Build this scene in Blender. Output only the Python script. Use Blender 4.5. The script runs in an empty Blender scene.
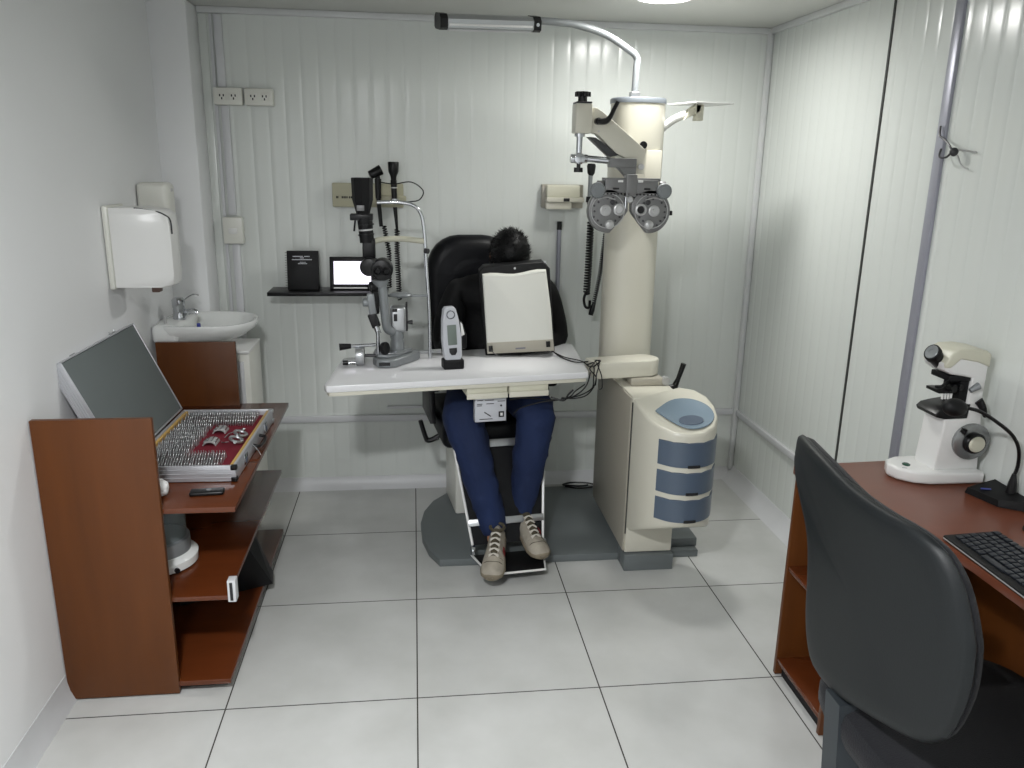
import bpy, bmesh, math, random
from mathutils import Vector, Matrix, Euler
random.seed(7)
C = bpy.context.scene.collection
R = math.radians

# ------------------------------------------------------------------ materials
def lin(c):
    return tuple((x/12.92 if x <= .04045 else ((x+.055)/1.055)**2.4) for x in [v/255 for v in c])

def mat(name, rgb, rough=.5, metal=0, noise=None, bump=None, coat=0, spec=None, trans=0, alpha=1, sheen=0):
    """rgb in sRGB 0-255; noise=(scale, amount, stretch xyz); bump=(scale, strength)"""
    m = bpy.data.materials.new(name); m.use_nodes = True
    nt = m.node_tree; b = nt.nodes['Principled BSDF']; L = nt.links
    col = (*lin(rgb), 1)
    b.inputs['Base Color'].default_value = col
    b.inputs['Roughness'].default_value = rough
    b.inputs['Metallic'].default_value = metal
    if coat:
        b.inputs['Coat Weight'].default_value = coat; b.inputs['Coat Roughness'].default_value = .08
    if spec is not None: b.inputs['Specular IOR Level'].default_value = spec
    if trans: b.inputs['Transmission Weight'].default_value = trans
    if alpha < 1: b.inputs['Alpha'].default_value = alpha
    if sheen: b.inputs['Sheen Weight'].default_value = sheen
    tc = nt.nodes.new('ShaderNodeTexCoord')
    if noise:
        sc, am, st = noise
        mp = nt.nodes.new('ShaderNodeMapping'); mp.inputs['Scale'].default_value = st
        n = nt.nodes.new('ShaderNodeTexNoise'); n.inputs['Scale'].default_value = sc; n.inputs['Detail'].default_value = 6
        L.new(tc.outputs['Object'], mp.inputs[0]); L.new(mp.outputs[0], n.inputs['Vector'])
        r = nt.nodes.new('ShaderNodeMix'); r.data_type = 'RGBA'
        r.inputs[6].default_value = tuple(x*(1-am) for x in col[:3])+(1,)
        r.inputs[7].default_value = tuple(min(1, x*(1+am)) for x in col[:3])+(1,)
        L.new(n.outputs['Fac'], r.inputs[0]); L.new(r.outputs[2], b.inputs['Base Color'])
    if bump:
        n2 = nt.nodes.new('ShaderNodeTexNoise'); n2.inputs['Scale'].default_value = bump[0]; n2.inputs['Detail'].default_value = 4
        L.new(tc.outputs['Object'], n2.inputs['Vector'])
        bp = nt.nodes.new('ShaderNodeBump'); bp.inputs['Strength'].default_value = bump[1]; bp.inputs['Distance'].default_value = .01
        L.new(n2.outputs['Fac'], bp.inputs['Height']); L.new(bp.outputs[0], b.inputs['Normal'])
    return m

def emit(name, rgb, s):
    m = bpy.data.materials.new(name); m.use_nodes = True
    nt = m.node_tree; b = nt.nodes['Principled BSDF']
    b.inputs['Base Color'].default_value = (*lin(rgb), 1)
    b.inputs['Emission Color'].default_value = (*lin(rgb), 1); b.inputs['Emission Strength'].default_value = s
    return m

M = {}
M['panel']   = mat('painted_steel_panel', (216,220,216), .2, coat=.0, noise=(1.2,.03,(1,1,.3)), spec=.55)
M['plaster'] = mat('white_plaster', (236,237,238), .5, noise=(2,.02,(1,1,1)), bump=(14,.05))
M['ceil']    = mat('ceiling_white', (196,197,192), .5, noise=(1.5,.03,(1,1,1)))
M['cove']    = mat('cove_plastic', (205,206,208), .4, noise=(9,.06,(1,1,1)))
M['trimw']   = mat('white_trim_plastic', (206,208,208), .3)
M['trimgrey']= mat('grey_aluminium_strip', (158,159,170), .35, metal=.3)
M['seam']    = mat('dark_seam_rubber', (50,52,50), .6)
M['wood']    = mat('cherry_laminate', (90,50,20), .36, noise=(3,.30,(6,6,.6)), spec=.3)
M['wooddark']= mat('cherry_laminate_shelf', (90,44,20), .2, noise=(3,.22,(1,6,1)), spec=.5)
M['desk']    = mat('desk_laminate', (114,63,44), .32, noise=(3,.18,(2,6,1)), spec=.5)
M['woodedge']= mat('laminate_edge_band', (120,66,48), .35)
M['cream']   = mat('cream_enamel', (208,205,191), .28, noise=(6,.03,(1,1,1)))
M['greige']  = mat('greige_enamel', (168,163,150), .32)
M['creamy']  = mat('yellowed_ivory_plastic', (204,202,184), .4)
M['white']   = mat('white_plastic', (226,226,224), .28)
M['whitegloss'] = mat('glazed_ceramic', (232,234,232), .06, coat=.6)
M['tabletop']= mat('white_table_laminate', (226,226,228), .18)
M['black']   = mat('black_plastic', (11,11,13), .35, spec=.35)
M['blackmat']= mat('black_matte_plastic', (13,13,15), .55, spec=.3)
M['vinyl']   = mat('black_vinyl', (11,12,16), .4, bump=(60,.08), spec=.22)
M['chairback']=mat('grey_black_plastic_shell', (19,23,25), .5, bump=(260,.05), noise=(4,.06,(1,1,1)), spec=.35)
M['fabric']  = mat('dark_navy_fabric', (10,11,18), .9, bump=(300,.3), sheen=.05)
M['struts']  = mat('grey_painted_steel', (48,53,57), .45)
M['chrome']  = mat('chrome', (200,202,206), .12, metal=1)
M['alu']     = mat('brushed_aluminium', (182,184,186), .3, metal=.85)
M['alucase'] = mat('ribbed_case_aluminium', (196,197,202), .36, metal=.55)
M['steelgrey']=mat('instrument_grey', (132,136,138), .35, metal=.25, noise=(8,.06,(1,1,1)))
M['phor']    = mat('phoropter_grey', (122,122,122), .38, metal=.35, noise=(40,.1,(1,1,1)))
M['phorl']   = mat('phoropter_light_grey', (190,190,190), .3, metal=.4)
M['phord']   = mat('phoropter_dark_grey', (62,62,64), .4, metal=.3)
M['base']    = mat('grey_base_plate', (102,108,109), .45, noise=(5,.05,(1,1,1)))
M['drawer']  = mat('slate_blue_plastic', (82,95,112), .3)
M['trayblue']= mat('pale_blue_tray', (122,140,154), .25)
M['jeans']   = mat('dark_blue_denim', (13,32,70), .85, noise=(5,.55,(1,1,.5)), bump=(22,.5))
M['jacket']  = mat('black_jacket_cloth', (6,6,8), .75, bump=(16,.6), spec=.3)
M['skin']    = mat('skin', (176,124,96), .5)
M['hair']    = mat('black_hair', (4,4,5), .5, spec=.25)
M['shoe']    = mat('dirty_white_leather', (158,151,138), .65, noise=(22,.5,(1,1,1)), bump=(45,.3))
M['sole']    = mat('worn_rubber_sole', (132,122,104), .7, noise=(25,.4,(1,1,1)))
M['lacedark']= mat('brown_shoe_tongue', (72,66,52), .9, noise=(40,.4,(1,1,1)))
M['lace']    = mat('white_shoelace', (205,200,190), .8)
M['red']     = mat('red_patch', (110,20,22), .7)
M['velvet']  = mat('wine_velvet', (112,10,34), .8)
M['foam']    = mat('grey_case_foam', (101,108,108), .7, noise=(5,.05,(1,1,1)))
M['birch']   = mat('birch_strip', (196,160,92), .5)
M['lensrim'] = mat('lens_rim_metal', (196,198,200), .3, metal=.75)
M['lensrimd']= mat('lens_rim_black', (34,34,36), .4)
M['cap']     = mat('grey_metal_cap', (118,124,130), .35, metal=.3)
M['glass']   = mat('smoked_glass', (150,165,168), .08, alpha=.35)
M['screenlcd']=mat('lcd_panel', (112,122,116), .3)
M['screen']  = emit('lit_screen', (244,240,255), 1.15)
M['lampglow']= emit('lamp_diffuser', (255,252,244), 14)
M['diffuser']= mat('lamp_diffuser_off', (205,205,205), .3)
M['olive']   = mat('beige_faceplate', (178,175,150), .45)
M['pgrey']   = mat('printed_plate', (190,192,198), .4)
M['ink']     = mat('black_print', (28,28,30), .6)
M['inkgrey'] = mat('grey_print', (120,120,128), .6)
M['green']   = mat('green_button', (16,70,50), .25)
M['blue']    = mat('blue_marker', (60,70,150), .5)
M['key']     = mat('black_key', (30,33,40), .35)
M['tissue']  = mat('tissue_paper', (232,232,232), .9)
M['conduit'] = mat('trunking_plastic', (207,208,211), .35)
M['brown']   = mat('brown_plastic', (118,92,82), .4)
M['offwhite']= mat('off_white_plastic', (222,222,214), .3)
M['dial']    = mat('satin_dial', (150,152,152), .25, metal=.6)

def floor_mat():
    m = bpy.data.materials.new('glazed_floor_tiles'); m.use_nodes = True
    nt = m.node_tree; b = nt.nodes['Principled BSDF']; L = nt.links; N = nt.nodes.new
    tc = N('ShaderNodeTexCoord'); sp = N('ShaderNodeSeparateXYZ'); L.new(tc.outputs['Object'], sp.inputs[0])
    outs = []
    for ax, size in (('X', .6), ('Y', .614)):
        a = N('ShaderNodeMath'); a.operation = 'DIVIDE'; a.inputs[1].default_value = size; L.new(sp.outputs[ax], a.inputs[0])
        r = N('ShaderNodeMath'); r.operation = 'ROUND'; L.new(a.outputs[0], r.inputs[0])
        s = N('ShaderNodeMath'); s.operation = 'SUBTRACT'; L.new(a.outputs[0], s.inputs[0]); L.new(r.outputs[0], s.inputs[1])
        ab = N('ShaderNodeMath'); ab.operation = 'ABSOLUTE'; L.new(s.outputs[0], ab.inputs[0])
        lt = N('ShaderNodeMath'); lt.operation = 'LESS_THAN'; lt.inputs[1].default_value = .0023/size*1.0; L.new(ab.outputs[0], lt.inputs[0])
        outs.append(lt)
    mx = N('ShaderNodeMath'); mx.operation = 'MAXIMUM'; L.new(outs[0].outputs[0], mx.inputs[0]); L.new(outs[1].outputs[0], mx.inputs[1])
    n = N('ShaderNodeTexNoise'); n.inputs['Scale'].default_value = 3.5; n.inputs['Detail'].default_value = 8; L.new(tc.outputs['Object'], n.inputs['Vector'])
    cr = N('ShaderNodeValToRGB'); cr.color_ramp.elements[0].position = .3; cr.color_ramp.elements[1].position = .72
    cr.color_ramp.elements[0].color = (*lin((186,187,184)), 1); cr.color_ramp.elements[1].color = (*lin((202,203,201)), 1)
    L.new(n.outputs['Fac'], cr.inputs[0])
    mi = N('ShaderNodeMix'); mi.data_type = 'RGBA'; L.new(mx.outputs[0], mi.inputs[0]); L.new(cr.outputs[0], mi.inputs[6])
    mi.inputs[7].default_value = (*lin((62,60,56)), 1); L.new(mi.outputs[2], b.inputs['Base Color'])
    rr = N('ShaderNodeMapRange'); rr.inputs[3].default_value = .10; rr.inputs[4].default_value = .24; L.new(n.outputs['Fac'], rr.inputs[0])
    ad = N('ShaderNodeMath'); ad.operation = 'MAXIMUM'; L.new(rr.outputs[0], ad.inputs[0]); L.new(mx.outputs[0], ad.inputs[1])
    L.new(ad.outputs[0], b.inputs['Roughness'])
    b.inputs['Specular IOR Level'].default_value = .5
    return m
M['floor'] = floor_mat()

# ------------------------------------------------------------------ mesh builder
class MB:
    def __init__(s, F=None): s.v = []; s.f = []; s.F = F
    def add(s, vs, fs):
        o = len(s.v); s.v += [Vector(v) for v in vs]; s.f += [tuple(i+o for i in f) for f in fs]; return s
    def addbm(s, bm):
        bm.verts.ensure_lookup_table(); bm.verts.index_update()
        s.add([v.co.copy() for v in bm.verts], [[v.index for v in f.verts] for f in bm.faces]); bm.free(); return s
    def box(s, x0, x1, y0, y1, z0, z1, bev=0, seg=2, T=None):
        bm = bmesh.new(); bmesh.ops.create_cube(bm, size=1)
        for v in bm.verts: v.co = Vector((x0+(v.co.x+.5)*(x1-x0), y0+(v.co.y+.5)*(y1-y0), z0+(v.co.z+.5)*(z1-z0)))
        if bev: bmesh.ops.bevel(bm, geom=bm.edges[:], offset=bev, segments=seg, affect='EDGES', profile=.5)
        if T: bmesh.ops.transform(bm, matrix=T, verts=bm.verts[:])
        return s.addbm(bm)
    def obox(s, c, size, rot=(0,0,0), bev=0, seg=2):
        T = Matrix.Translation(c) @ Euler([R(a) for a in rot]).to_matrix().to_4x4()
        a, b, d = size
        return s.box(-a/2, a/2, -b/2, b/2, -d/2, d/2, bev, seg, T)
    def rings(s, rings, cap=True, closed=False):
        n = len(rings[0]); vs = [p for r in rings for p in r]; fs = []
        m = len(rings); rng = m if closed else m-1
        for i in range(rng):
            for j in range(n):
                a = i*n+j; b = i*n+(j+1) % n; c = ((i+1) % m)*n+(j+1) % n; d = ((i+1) % m)*n+j
                fs.append((a, b, c, d))
        if cap and not closed: fs.append(tuple(range(n))[::-1]); fs.append(tuple((m-1)*n+j for j in range(n)))
        return s.add(vs, fs)
    def cyl(s, p0, p1, r0, r1=None, n=20, bev=0):
        p0 = Vector(p0); p1 = Vector(p1); r1 = r0 if r1 is None else r1
        d = (p1-p0); L = d.length; d.normalize()
        q = d.to_track_quat('Z', 'Y')
        prof = [(r0, 0), (r1, L)] if not bev else [(r0-bev, 0), (r0-.3*bev, .3*bev), (r0, bev), (r1, L-bev), (r1-.3*bev, L-.3*bev), (r1-bev, L)]
        return s.rings([[p0+q @ Vector((r*math.cos(2*math.pi*k/n), r*math.sin(2*math.pi*k/n), z)) for k in range(n)] for r, z in prof])
    def lathe(s, prof, c=(0,0,0), n=32, sx=1, sy=1, axis=None, cap=True):
        c = Vector(c); q = Vector(axis).normalized().to_track_quat('Z', 'Y') if axis else None
        rs = []
        for r, z in prof:
            ring = []
            for k in range(n):
                p = Vector((r*sx*math.cos(2*math.pi*k/n), r*sy*math.sin(2*math.pi*k/n), z))
                if q: p = q @ p
                ring.append(c+p)
            rs.append(ring)
        return s.rings(rs, cap)
    def tube(s, pts, r, n=8, sub=6, smooth=True, closed=False, cap=True):
        P = [Vector(p) for p in pts]
        rad = r if isinstance(r, (list, tuple)) else [r]*len(P)
        Q = []; Rr = []
        if smooth and len(P) > 2:
            m = len(P)
            for i in range(m if closed else m-1):
                g = lambda k: P[k % m] if closed else P[max(0, min(m-1, k))]
                a, b, c, d = g(i-1), g(i), g(i+1), g(i+2)
                for t in [k/sub for k in range(sub)]:
                    Q.append(.5*((2*b)+(-a+c)*t+(2*a-5*b+4*c-d)*t*t+(-a+3*b-3*c+d)*t**3))
                    Rr.append(rad[i]*(1-t)+rad[(i+1) % m]*t)
            if not closed: Q.append(P[-1]); Rr.append(rad[-1])
        else: Q, Rr = P, list(rad)
        N = len(Q); rs = []; up = None
        for i in range(N):
            a = Q[(i-1) % N] if closed else Q[max(0, i-1)]; b = Q[(i+1) % N] if closed else Q[min(N-1, i+1)]
            t = (b-a); t = t.normalized() if t.length > 1e-9 else Vector((0,0,1))
            if up is None:
                up = t.orthogonal().normalized()
            else:
                up = up-t*up.dot(t)
                up = up.normalized() if up.length > 1e-6 else t.orthogonal().normalized()
            sd = t.cross(up)
            rs.append([Q[i]+Rr[i]*(up*math.cos(2*math.pi*k/n)+sd*math.sin(2*math.pi*k/n)) for k in range(n)])
        return s.rings(rs, cap, closed)
    def prism(s, poly, ax, a0, a1, bev=0, seg=2):
        """poly 2-d in the two other axes; extruded along ax from a0 to a1"""
        def P(u, w, a): return {'x': (a, u, w), 'y': (u, a, w), 'z': (u, w, a)}[ax]
        bm = bmesh.new(); lo = [bm.verts.new(P(u, w, a0)) for u, w in poly]; hi = [bm.verts.new(P(u, w, a1)) for u, w in poly]
        n = len(poly); bm.faces.new(lo); bm.faces.new(hi[::-1])
        for i in range(n): bm.faces.new((lo[i], hi[i], hi[(i+1) % n], lo[(i+1) % n]))
        bmesh.ops.recalc_face_normals(bm, faces=bm.faces[:])
        if bev:
            es = [e for e in bm.edges if (e.verts[0] in lo) == (e.verts[1] in lo)]
            bmesh.ops.bevel(bm, geom=es, offset=bev, segments=seg, affect='EDGES', profile=.5)
        return s.addbm(bm)
    def ell(s, c, r, rot=(0,0,0), nu=24, nv=14):
        q = Euler([R(a) for a in rot]).to_matrix(); c = Vector(c)
        rs = []
        for i in range(nv+1):
            th = math.pi*(.02+.96*i/nv)
            rs.append([c+q @ Vector((r[0]*math.sin(th)*math.cos(2*math.pi*k/nu), r[1]*math.sin(th)*math.sin(2*math.pi*k/nu), -r[2]*math.cos(th))) for k in range(nu)])
        return s.rings(rs)
    def torus(s, c, R0, r, axis=(0,0,1), n=28, m=8, sx=1, sy=1):
        q = Vector(axis).normalized().to_track_quat('Z', 'Y'); c = Vector(c)
        rs = []
        for i in range(n):
            a = 2*math.pi*i/n
            rs.append([c+q @ Vector(((R0*sx+r*math.cos(2*math.pi*k/m))*math.cos(a), (R0*sy+r*math.cos(2*math.pi*k/m))*math.sin(a), r*math.sin(2*math.pi*k/m))) for k in range(m)])
        return s.rings(rs, False, True)
    def coil(s, pts, R0, r, turns, n=5):
        """spring cord along a polyline"""
        P = [Vector(p) for p in pts]; L = [0]
        for a, b in zip(P, P[1:]): L.append(L[-1]+(b-a).length)
        steps = turns*8; path = []
        for i in range(steps+1):
            d = L[-1]*i/steps; k = 0
            while k < len(P)-2 and L[k+1] < d: k += 1
            t = (P[k+1]-P[k]).normalized(); c = P[k]+t*(d-L[k])
            u = t.orthogonal().normalized(); w = t.cross(u); a = 2*math.pi*turns*i/steps
            path.append(c+R0*(u*math.cos(a)+w*math.sin(a)))
        return s.tube(path, r, n=n, smooth=False)
    def build(s, name, m, parent=None, angle=40, world=True, smooth=True):
        me = bpy.data.meshes.new(name)
        vs = s.v
        if s.F is not None: vs = [s.F @ v for v in vs]
        if parent is not None and world:
            root = parent
            while root.parent: root = root.parent
            inv = rootmat(root).inverted(); vs = [inv @ v for v in vs]
        me.from_pydata([tuple(v) for v in vs], [], s.f)
        bm = bmesh.new(); bm.from_mesh(me); bmesh.ops.remove_doubles(bm, verts=bm.verts[:], dist=1e-6)
        bmesh.ops.recalc_face_normals(bm, faces=bm.faces[:]); bm.to_mesh(me); bm.free()
        if smooth:
            me.polygons.foreach_set('use_smooth', [True]*len(me.polygons)); me.set_sharp_from_angle(angle=R(angle))
        me.materials.append(M[m] if isinstance(m, str) else m)
        o = bpy.data.objects.new(name, me); C.objects.link(o)
        if parent is not None: o.parent = parent
        return o

def rootmat(o): return Matrix.Translation(o.location) @ o.rotation_euler.to_matrix().to_4x4()
def tag(o, label, cat, group=None):
    o['label'] = label; o['category'] = cat
    if group: o['group'] = group
    return o
def thing(name, label, cat, loc, rz=0, group=None):
    o = bpy.data.objects.new(name, None); C.objects.link(o); o.location = loc; o.rotation_euler = (0,0,R(rz)); o.empty_display_size = .05
    return tag(o, label, cat, group)
def struct(name, mb, m, **k):
    o = mb.build(name, m, **k); o['kind'] = 'structure'; return o
def frame(o): return rootmat(o)
def text_mesh(name, s, size, m, T, parent, extrude=.0004, align='CENTER'):
    cu = bpy.data.curves.new(name, 'FONT'); cu.body = s; cu.size = size; cu.extrude = extrude; cu.align_x = align
    t = bpy.data.objects.new('tmp', cu); me = bpy.data.meshes.new_from_object(t); bpy.data.objects.remove(t)
    inv = rootmat(parent if not parent.parent else (parent.parent if not parent.parent.parent else parent.parent.parent)).inverted()
    me.transform(inv @ T); me.materials.append(M[m])
    o = bpy.data.objects.new(name, me); C.objects.link(o); o.parent = parent; return o

# ------------------------------------------------------------------ room shell
XL, XR, YB, YF, H = -.501, 2.353, 1.7885, -3.35, 2.322

def ribbed(u0, u1, pitch, depth=.0005, gap=.005):
    """profile of a ribbed steel panel: list of (u, offset)"""
    pts = []; u = u0; k = 0
    while u < u1-1e-6:
        w = min(pitch, u1-u)
        pts += [(u, 0), (u+w*.25, .0002), (u+w*.5, .0003), (u+w*.75, .0002), (u+w-gap*1.6, 0)]
        pts += [(u+w-gap, -depth), (u+w-gap*.4, -depth)]
        u += w; k += 1
    pts.append((u1, 0)); return pts
m = MB(); prof = ribbed(-.6, 2.40, .0785); n = len(prof)
m.add([(u, YB-d, z) for z in (0, H+.05) for u, d in prof], [(i, i+1, n+i+1, n+i) for i in range(n-1)])
m.box(-.62, 2.42, YB+.004, YB+.06, 0, H+.05)
struct('wall_back', m, 'panel', angle=60)
m = MB(); prof = ribbed(YF-.05, YB+.02, .0785); n = len(prof)
m.add([(XR-d, u, z) for z in (0, H+.05) for u, d in prof], [(i, i+1, n+i+1, n+i) for i in range(n-1)])
m.box(XR+.004, XR+.06, YF-.05, YB+.05, 0, H+.05)
struct('wall_right', m, 'panel', angle=60)
struct('wall_left', MB().box(XL-.06, XL, YF-.05, YB+.05, 0, H+.05), 'plaster')
struct('wall_front', MB().box(-.6, 2.45, YF-.06, YF, 0, H+.05), 'plaster')
struct('floor', MB().box(-.6, 2.45, YF-.05, YB+.05, -.05, 0), 'floor')
struct('ceiling', MB().box(-.6, 2.45, YF-.05, YB+.05, H, H+.05), 'ceil')
# plastered pier in the back left corner
struct('trim_1', MB().box(XL-.01, -.338, 1.60, YB+.01, 0, H, .012), 'plaster')
def cove(pts_fn, name):
    rs = []
    for t in (0, 1):
        ring = []
        for a, b in ((0,0), (.052,0), (.045,.006), (.022,.026), (.008,.05), (.004,.062), (0,.062)):
            ring.append(pts_fn(t, a, b))
        rs.append(ring)
    struct(name, MB().rings(rs), 'cove', angle=60)
cove(lambda t, a, b: Vector((-.338 if t == 0 else XR, YB-a*.8, b)), 'baseboard_back')
cove(lambda t, a, b: Vector((XR-a*1.3, YF if t == 0 else YB, b*1.2)), 'baseboard_right')
cove(lambda t, a, b: Vector((XL+a*.50, YF if t == 0 else 1.60, b*1.5)), 'baseboard_left')
# corner and ceiling strips, seams
struct('trim_2', MB().box(XR-.03, XR, YB-.03, YB, .05, H, .01), 'trimw')
struct('trim_3', MB().box(-.338, XR, YB-.022, YB, H-.028, H, .004), 'trimw')
struct('trim_4', MB().box(XR-.022, XR, YF, YB, H-.028, H, .004), 'trimw')
struct('trim_5', MB().box(XR-.004, XR+.002, .725, .737, .4, H-.03), 'seam')
struct('trim_6', MB().box(XR-.012, XR+.002, .318, .362, .41, H-.03, .004), 'trimgrey')
struct('trim_7', MB().box(-.338, -.30, YB-.006, YB+.002, .06, H-.03, .002), 'panel')
struct('trim_8', MB().box(XL, XL+.02, YF, 1.6, H-.02, H, .004), 'plaster')

# ------------------------------------------------------------------ ceiling lamps (round downlights)
def downlight(x, y, label, power, r=.105, color=(1,.98,.94)):
    t = thing('ceiling_lamp', label, 'lamp', (x, y, H), group=None)
    MB().lathe([(r+.014, 0), (r+.014, -.010), (r+.006, -.016), (r, -.016), (r, -.004), (r, 0)], (x, y, H), 40).build('rim', 'white', t)
    MB().lathe([(r-.001, -.004), (r-.001, -.011), (r*.8, -.014), (.002, -.015)], (x, y, H), 40).build('diffuser', 'lampglow', t)
    ld = bpy.data.lights.new('lamp_light', 'AREA'); ld.shape = 'DISK'; ld.size = 2*r; ld.energy = power; ld.color = color; ld.spread = R(172)
    lo = bpy.data.objects.new('lamp_light', ld); C.objects.link(lo); lo.parent = t; lo.location = (0, 0, -.02)
downlight(1.60, 1.10, 'round white ceiling lamp lit at the top edge above the column unit', 12, color=(1,.995,.97))
downlight(.22, -1.75, 'round ceiling lamp nearer the camera, over the left part of the room', 60, color=(.975,.985,1))

# ------------------------------------------------------------------ cable trunking and wall fittings
tag(MB().box(XR-.018, XR, -.2, YB-.03, .366, .398, .004).build('cable_trunking', 'conduit'), 'white horizontal cable trunking low on the right wall', 'trunking')
t = thing('cable_trunking', 'white horizontal cable trunking low on the back wall', 'trunking', (1, YB, .36))
MB().box(-.30, XR-.018, YB-.020, YB, .368, .402, .004).build('channel', 'conduit', t)
MB().box(.46, 1.0, YB-.016, YB, .436, .448, .002).build('narrow_channel', 'conduit', t)
t = thing('cable_trunking', 'white vertical cable trunking from ceiling past the outlets on back wall', 'trunking', (-.24, YB, 1.4))
MB().box(-.268, -.232, YB-.018, YB, 1.98, H-.03, .004).build('upper_channel', 'conduit', t)
MB().box(-.262, -.226, YB-.018, YB, 1.41, 1.905, .004).build('middle_channel', 'conduit', t)
MB().box(-.256, -.220, YB-.018, YB, .402, 1.28, .004).build('lower_channel', 'conduit', t)
tag(MB().box(-.29, -.275, YB-.010, YB, .402, H-.03, .003).build('cable_trunking', 'conduit'), 'thin white cable cover running down beside the wider trunking on back wall', 'trunking')
for x0, lab in ((-.287, 'left of the two white double outlets high on the back wall'), (-.150, 'right of the two white double outlets high on the back wall')):
    t = thing('power_outlet', lab, 'outlet', (x0+.065, YB, 1.94), group='double outlets on the back wall')
    MB().box(x0, x0+.128, YB-.042, YB-.001, 1.905, 1.98, .006).build('cover', 'offwhite', t)
    for k in range(2):
        cx = x0+.038+.052*k
        f = MB().box(cx-.019, cx+.019, YB-.0445, YB-.0415, 1.925, 1.960, .003).build('socket', 'offwhite', t)
        mm = MB()
        for dx, dz in ((-.008, .004), (.008, .004), (0, -.009)): mm.box(cx+dx-.0028, cx+dx+.0028, YB-.0455, YB-.044, 1.942+dz-.005, 1.942+dz+.005)
        mm.build('slots', 'ink', f)
t = thing('wall_switch', 'small white square switch box on the vertical trunking above the sink', 'switch', (-.24, YB, 1.34))
MB().box(-.288, -.196, YB-.045, YB-.001, 1.278, 1.402, .006).build('box', 'offwhite', t)
MB().box(-.262, -.222, YB-.050, YB-.044, 1.325, 1.352, .003).build('rocker', 'white', t)

t = thing('hand_towel_dispenser', 'large white paper towel dispenser on the left wall', 'dispenser', (XL, .86, 1.35))
# body bulges out from the wall; profile in plan
prof = [(XL+.001, .84), (-.300, .84), (-.276, .855), (-.270, .91), (-.278, .975), (-.30, 1.0), (XL+.001, 1.0)]
bm_ = MB(); rs = []
for z, k in ((1.205, .90), (1.215, .98), (1.25, 1), (1.42, 1), (1.468, .98), (1.485, .88), (1.492, .6)):
    rs.append([Vector((XL+(x-XL)*k if x > XL+.01 else x, y, z)) for x, y in prof])
bm_.rings(rs); bm_.build('cover', 'white', t)
MB().box(XL+.001, XL+.022, .828, 1.01, 1.198, 1.500, .008).build('back_plate', 'offwhite', t)
MB().tube([(-.39, .842, 1.493), (-.32, .845, 1.482), (-.290, .850, 1.470), (-.274, .862, 1.45), (-.272, .864, 1.40)], .0028, 6).build('seal', 'phord', t)
MB().box(-.375, -.345, .90, .94, 1.178, 1.207, .004).build('lever', 'brown', t)
t = thing('soap_dispenser', 'smaller white soap dispenser behind the paper towel dispenser', 'dispenser', (XL, 1.27, 1.5))
MB().box(XL+.001, -.375, 1.22, 1.33, 1.38, 1.572, .022, 4).build('body', 'offwhite', t)
MB().box(-.392, -.371, 1.262, 1.288, 1.535, 1.548, .003).build('latch', 'phorl', t)

# ------------------------------------------------------------------ sink
t = thing('wash_basin', 'white ceramic wash basin with chrome tap at the left wall', 'sink', (-.3, 1.4, .9))
bm_ = MB(); rs = []
def basin_ring(k, z, dx=0):
    ring = []
    for i in range(40):
        a = 2*math.pi*i/40; x = math.cos(a); y = math.sin(a)
        px = .20*(abs(x)**.8) if x > 0 else -.207*abs(x)**.38; py = .19*(abs(y)**(.95 if x > 0 else .6))*(1 if y > 0 else -1)
        kk = k if x > 0 or z > .975 else .55+.45*k
        ring.append(Vector((max(XL+.004, -.29+px*kk+(dx if x > 0 else dx*.3)), 1.40+py*((.45*k+.55) if x < -.3 and z < .96 else k), z)))
    return ring
for k, z, dx in ((.30, .875, -.05), (.55, .885, -.04), (.82, .915, -.02), (.95, .95, 0), (1, .972, 0), (.985, .982, 0), (.93, .982, 0), (.88, .970, .005), (.70, .93, .02), (.4, .905, .03), (.05, .90, .03)):
    rs.append(basin_ring(k, z, dx))
bm_.rings(rs); bm_.build('bowl', 'whitegloss', t, angle=70)
tp = MB().lathe([(.026, 0), (.028, .01), (.024, .02), (.024, .05), (.027, .055), (.027, .088), (.020, .096), (.002, .097)], (-.418, 1.38, .984), 20).build('tap', 'chrome', t)
MB().tube([(-.40, 1.40, 1.01), (-.36, 1.395, 1.018), (-.345, 1.392, 1.006)], [.015, .013, .011], 10).build('spout', 'chrome', tp)
MB().tube([(-.405, 1.41, 1.062), (-.37, 1.43, 1.085), (-.345, 1.44, 1.08)], .003, 6).build('tap_lever', 'chrome', tp)
MB().box(XL+.004, XL+.115, 1.222, 1.578, .905, .986, .022, 3).build('back_ledge', 'whitegloss', t)
MB().cyl((-.447, 1.27, .985), (-.447, 1.27, 1.015), .006, n=12).build('stopper_post', 'phorl', t)
tag(MB().tube([(-.30, 1.225, .975), (-.298, 1.218, .995)], .008, 8).build('blue_cap', 'blue'), 'tiny blue cap on the near rim of the wash basin', 'cap')
t = thing('basin_cabinet', 'white boxed cabinet under the wash basin, behind the brown shelf unit', 'cabinet', (-.3, 1.5, 0))
MB().box(XL+.004, -.125, 1.34, 1.597, 0, .838, .003).build('body', 'offwhite', t)
MB().box(-.176, -.150, 1.328, 1.341, .01, .80, .002).build('front_strip', 'cove', t)
MB().box(XL+.004, -.122, 1.325, 1.597, .838, .850, .002).build('top', 'white', t)

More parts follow.
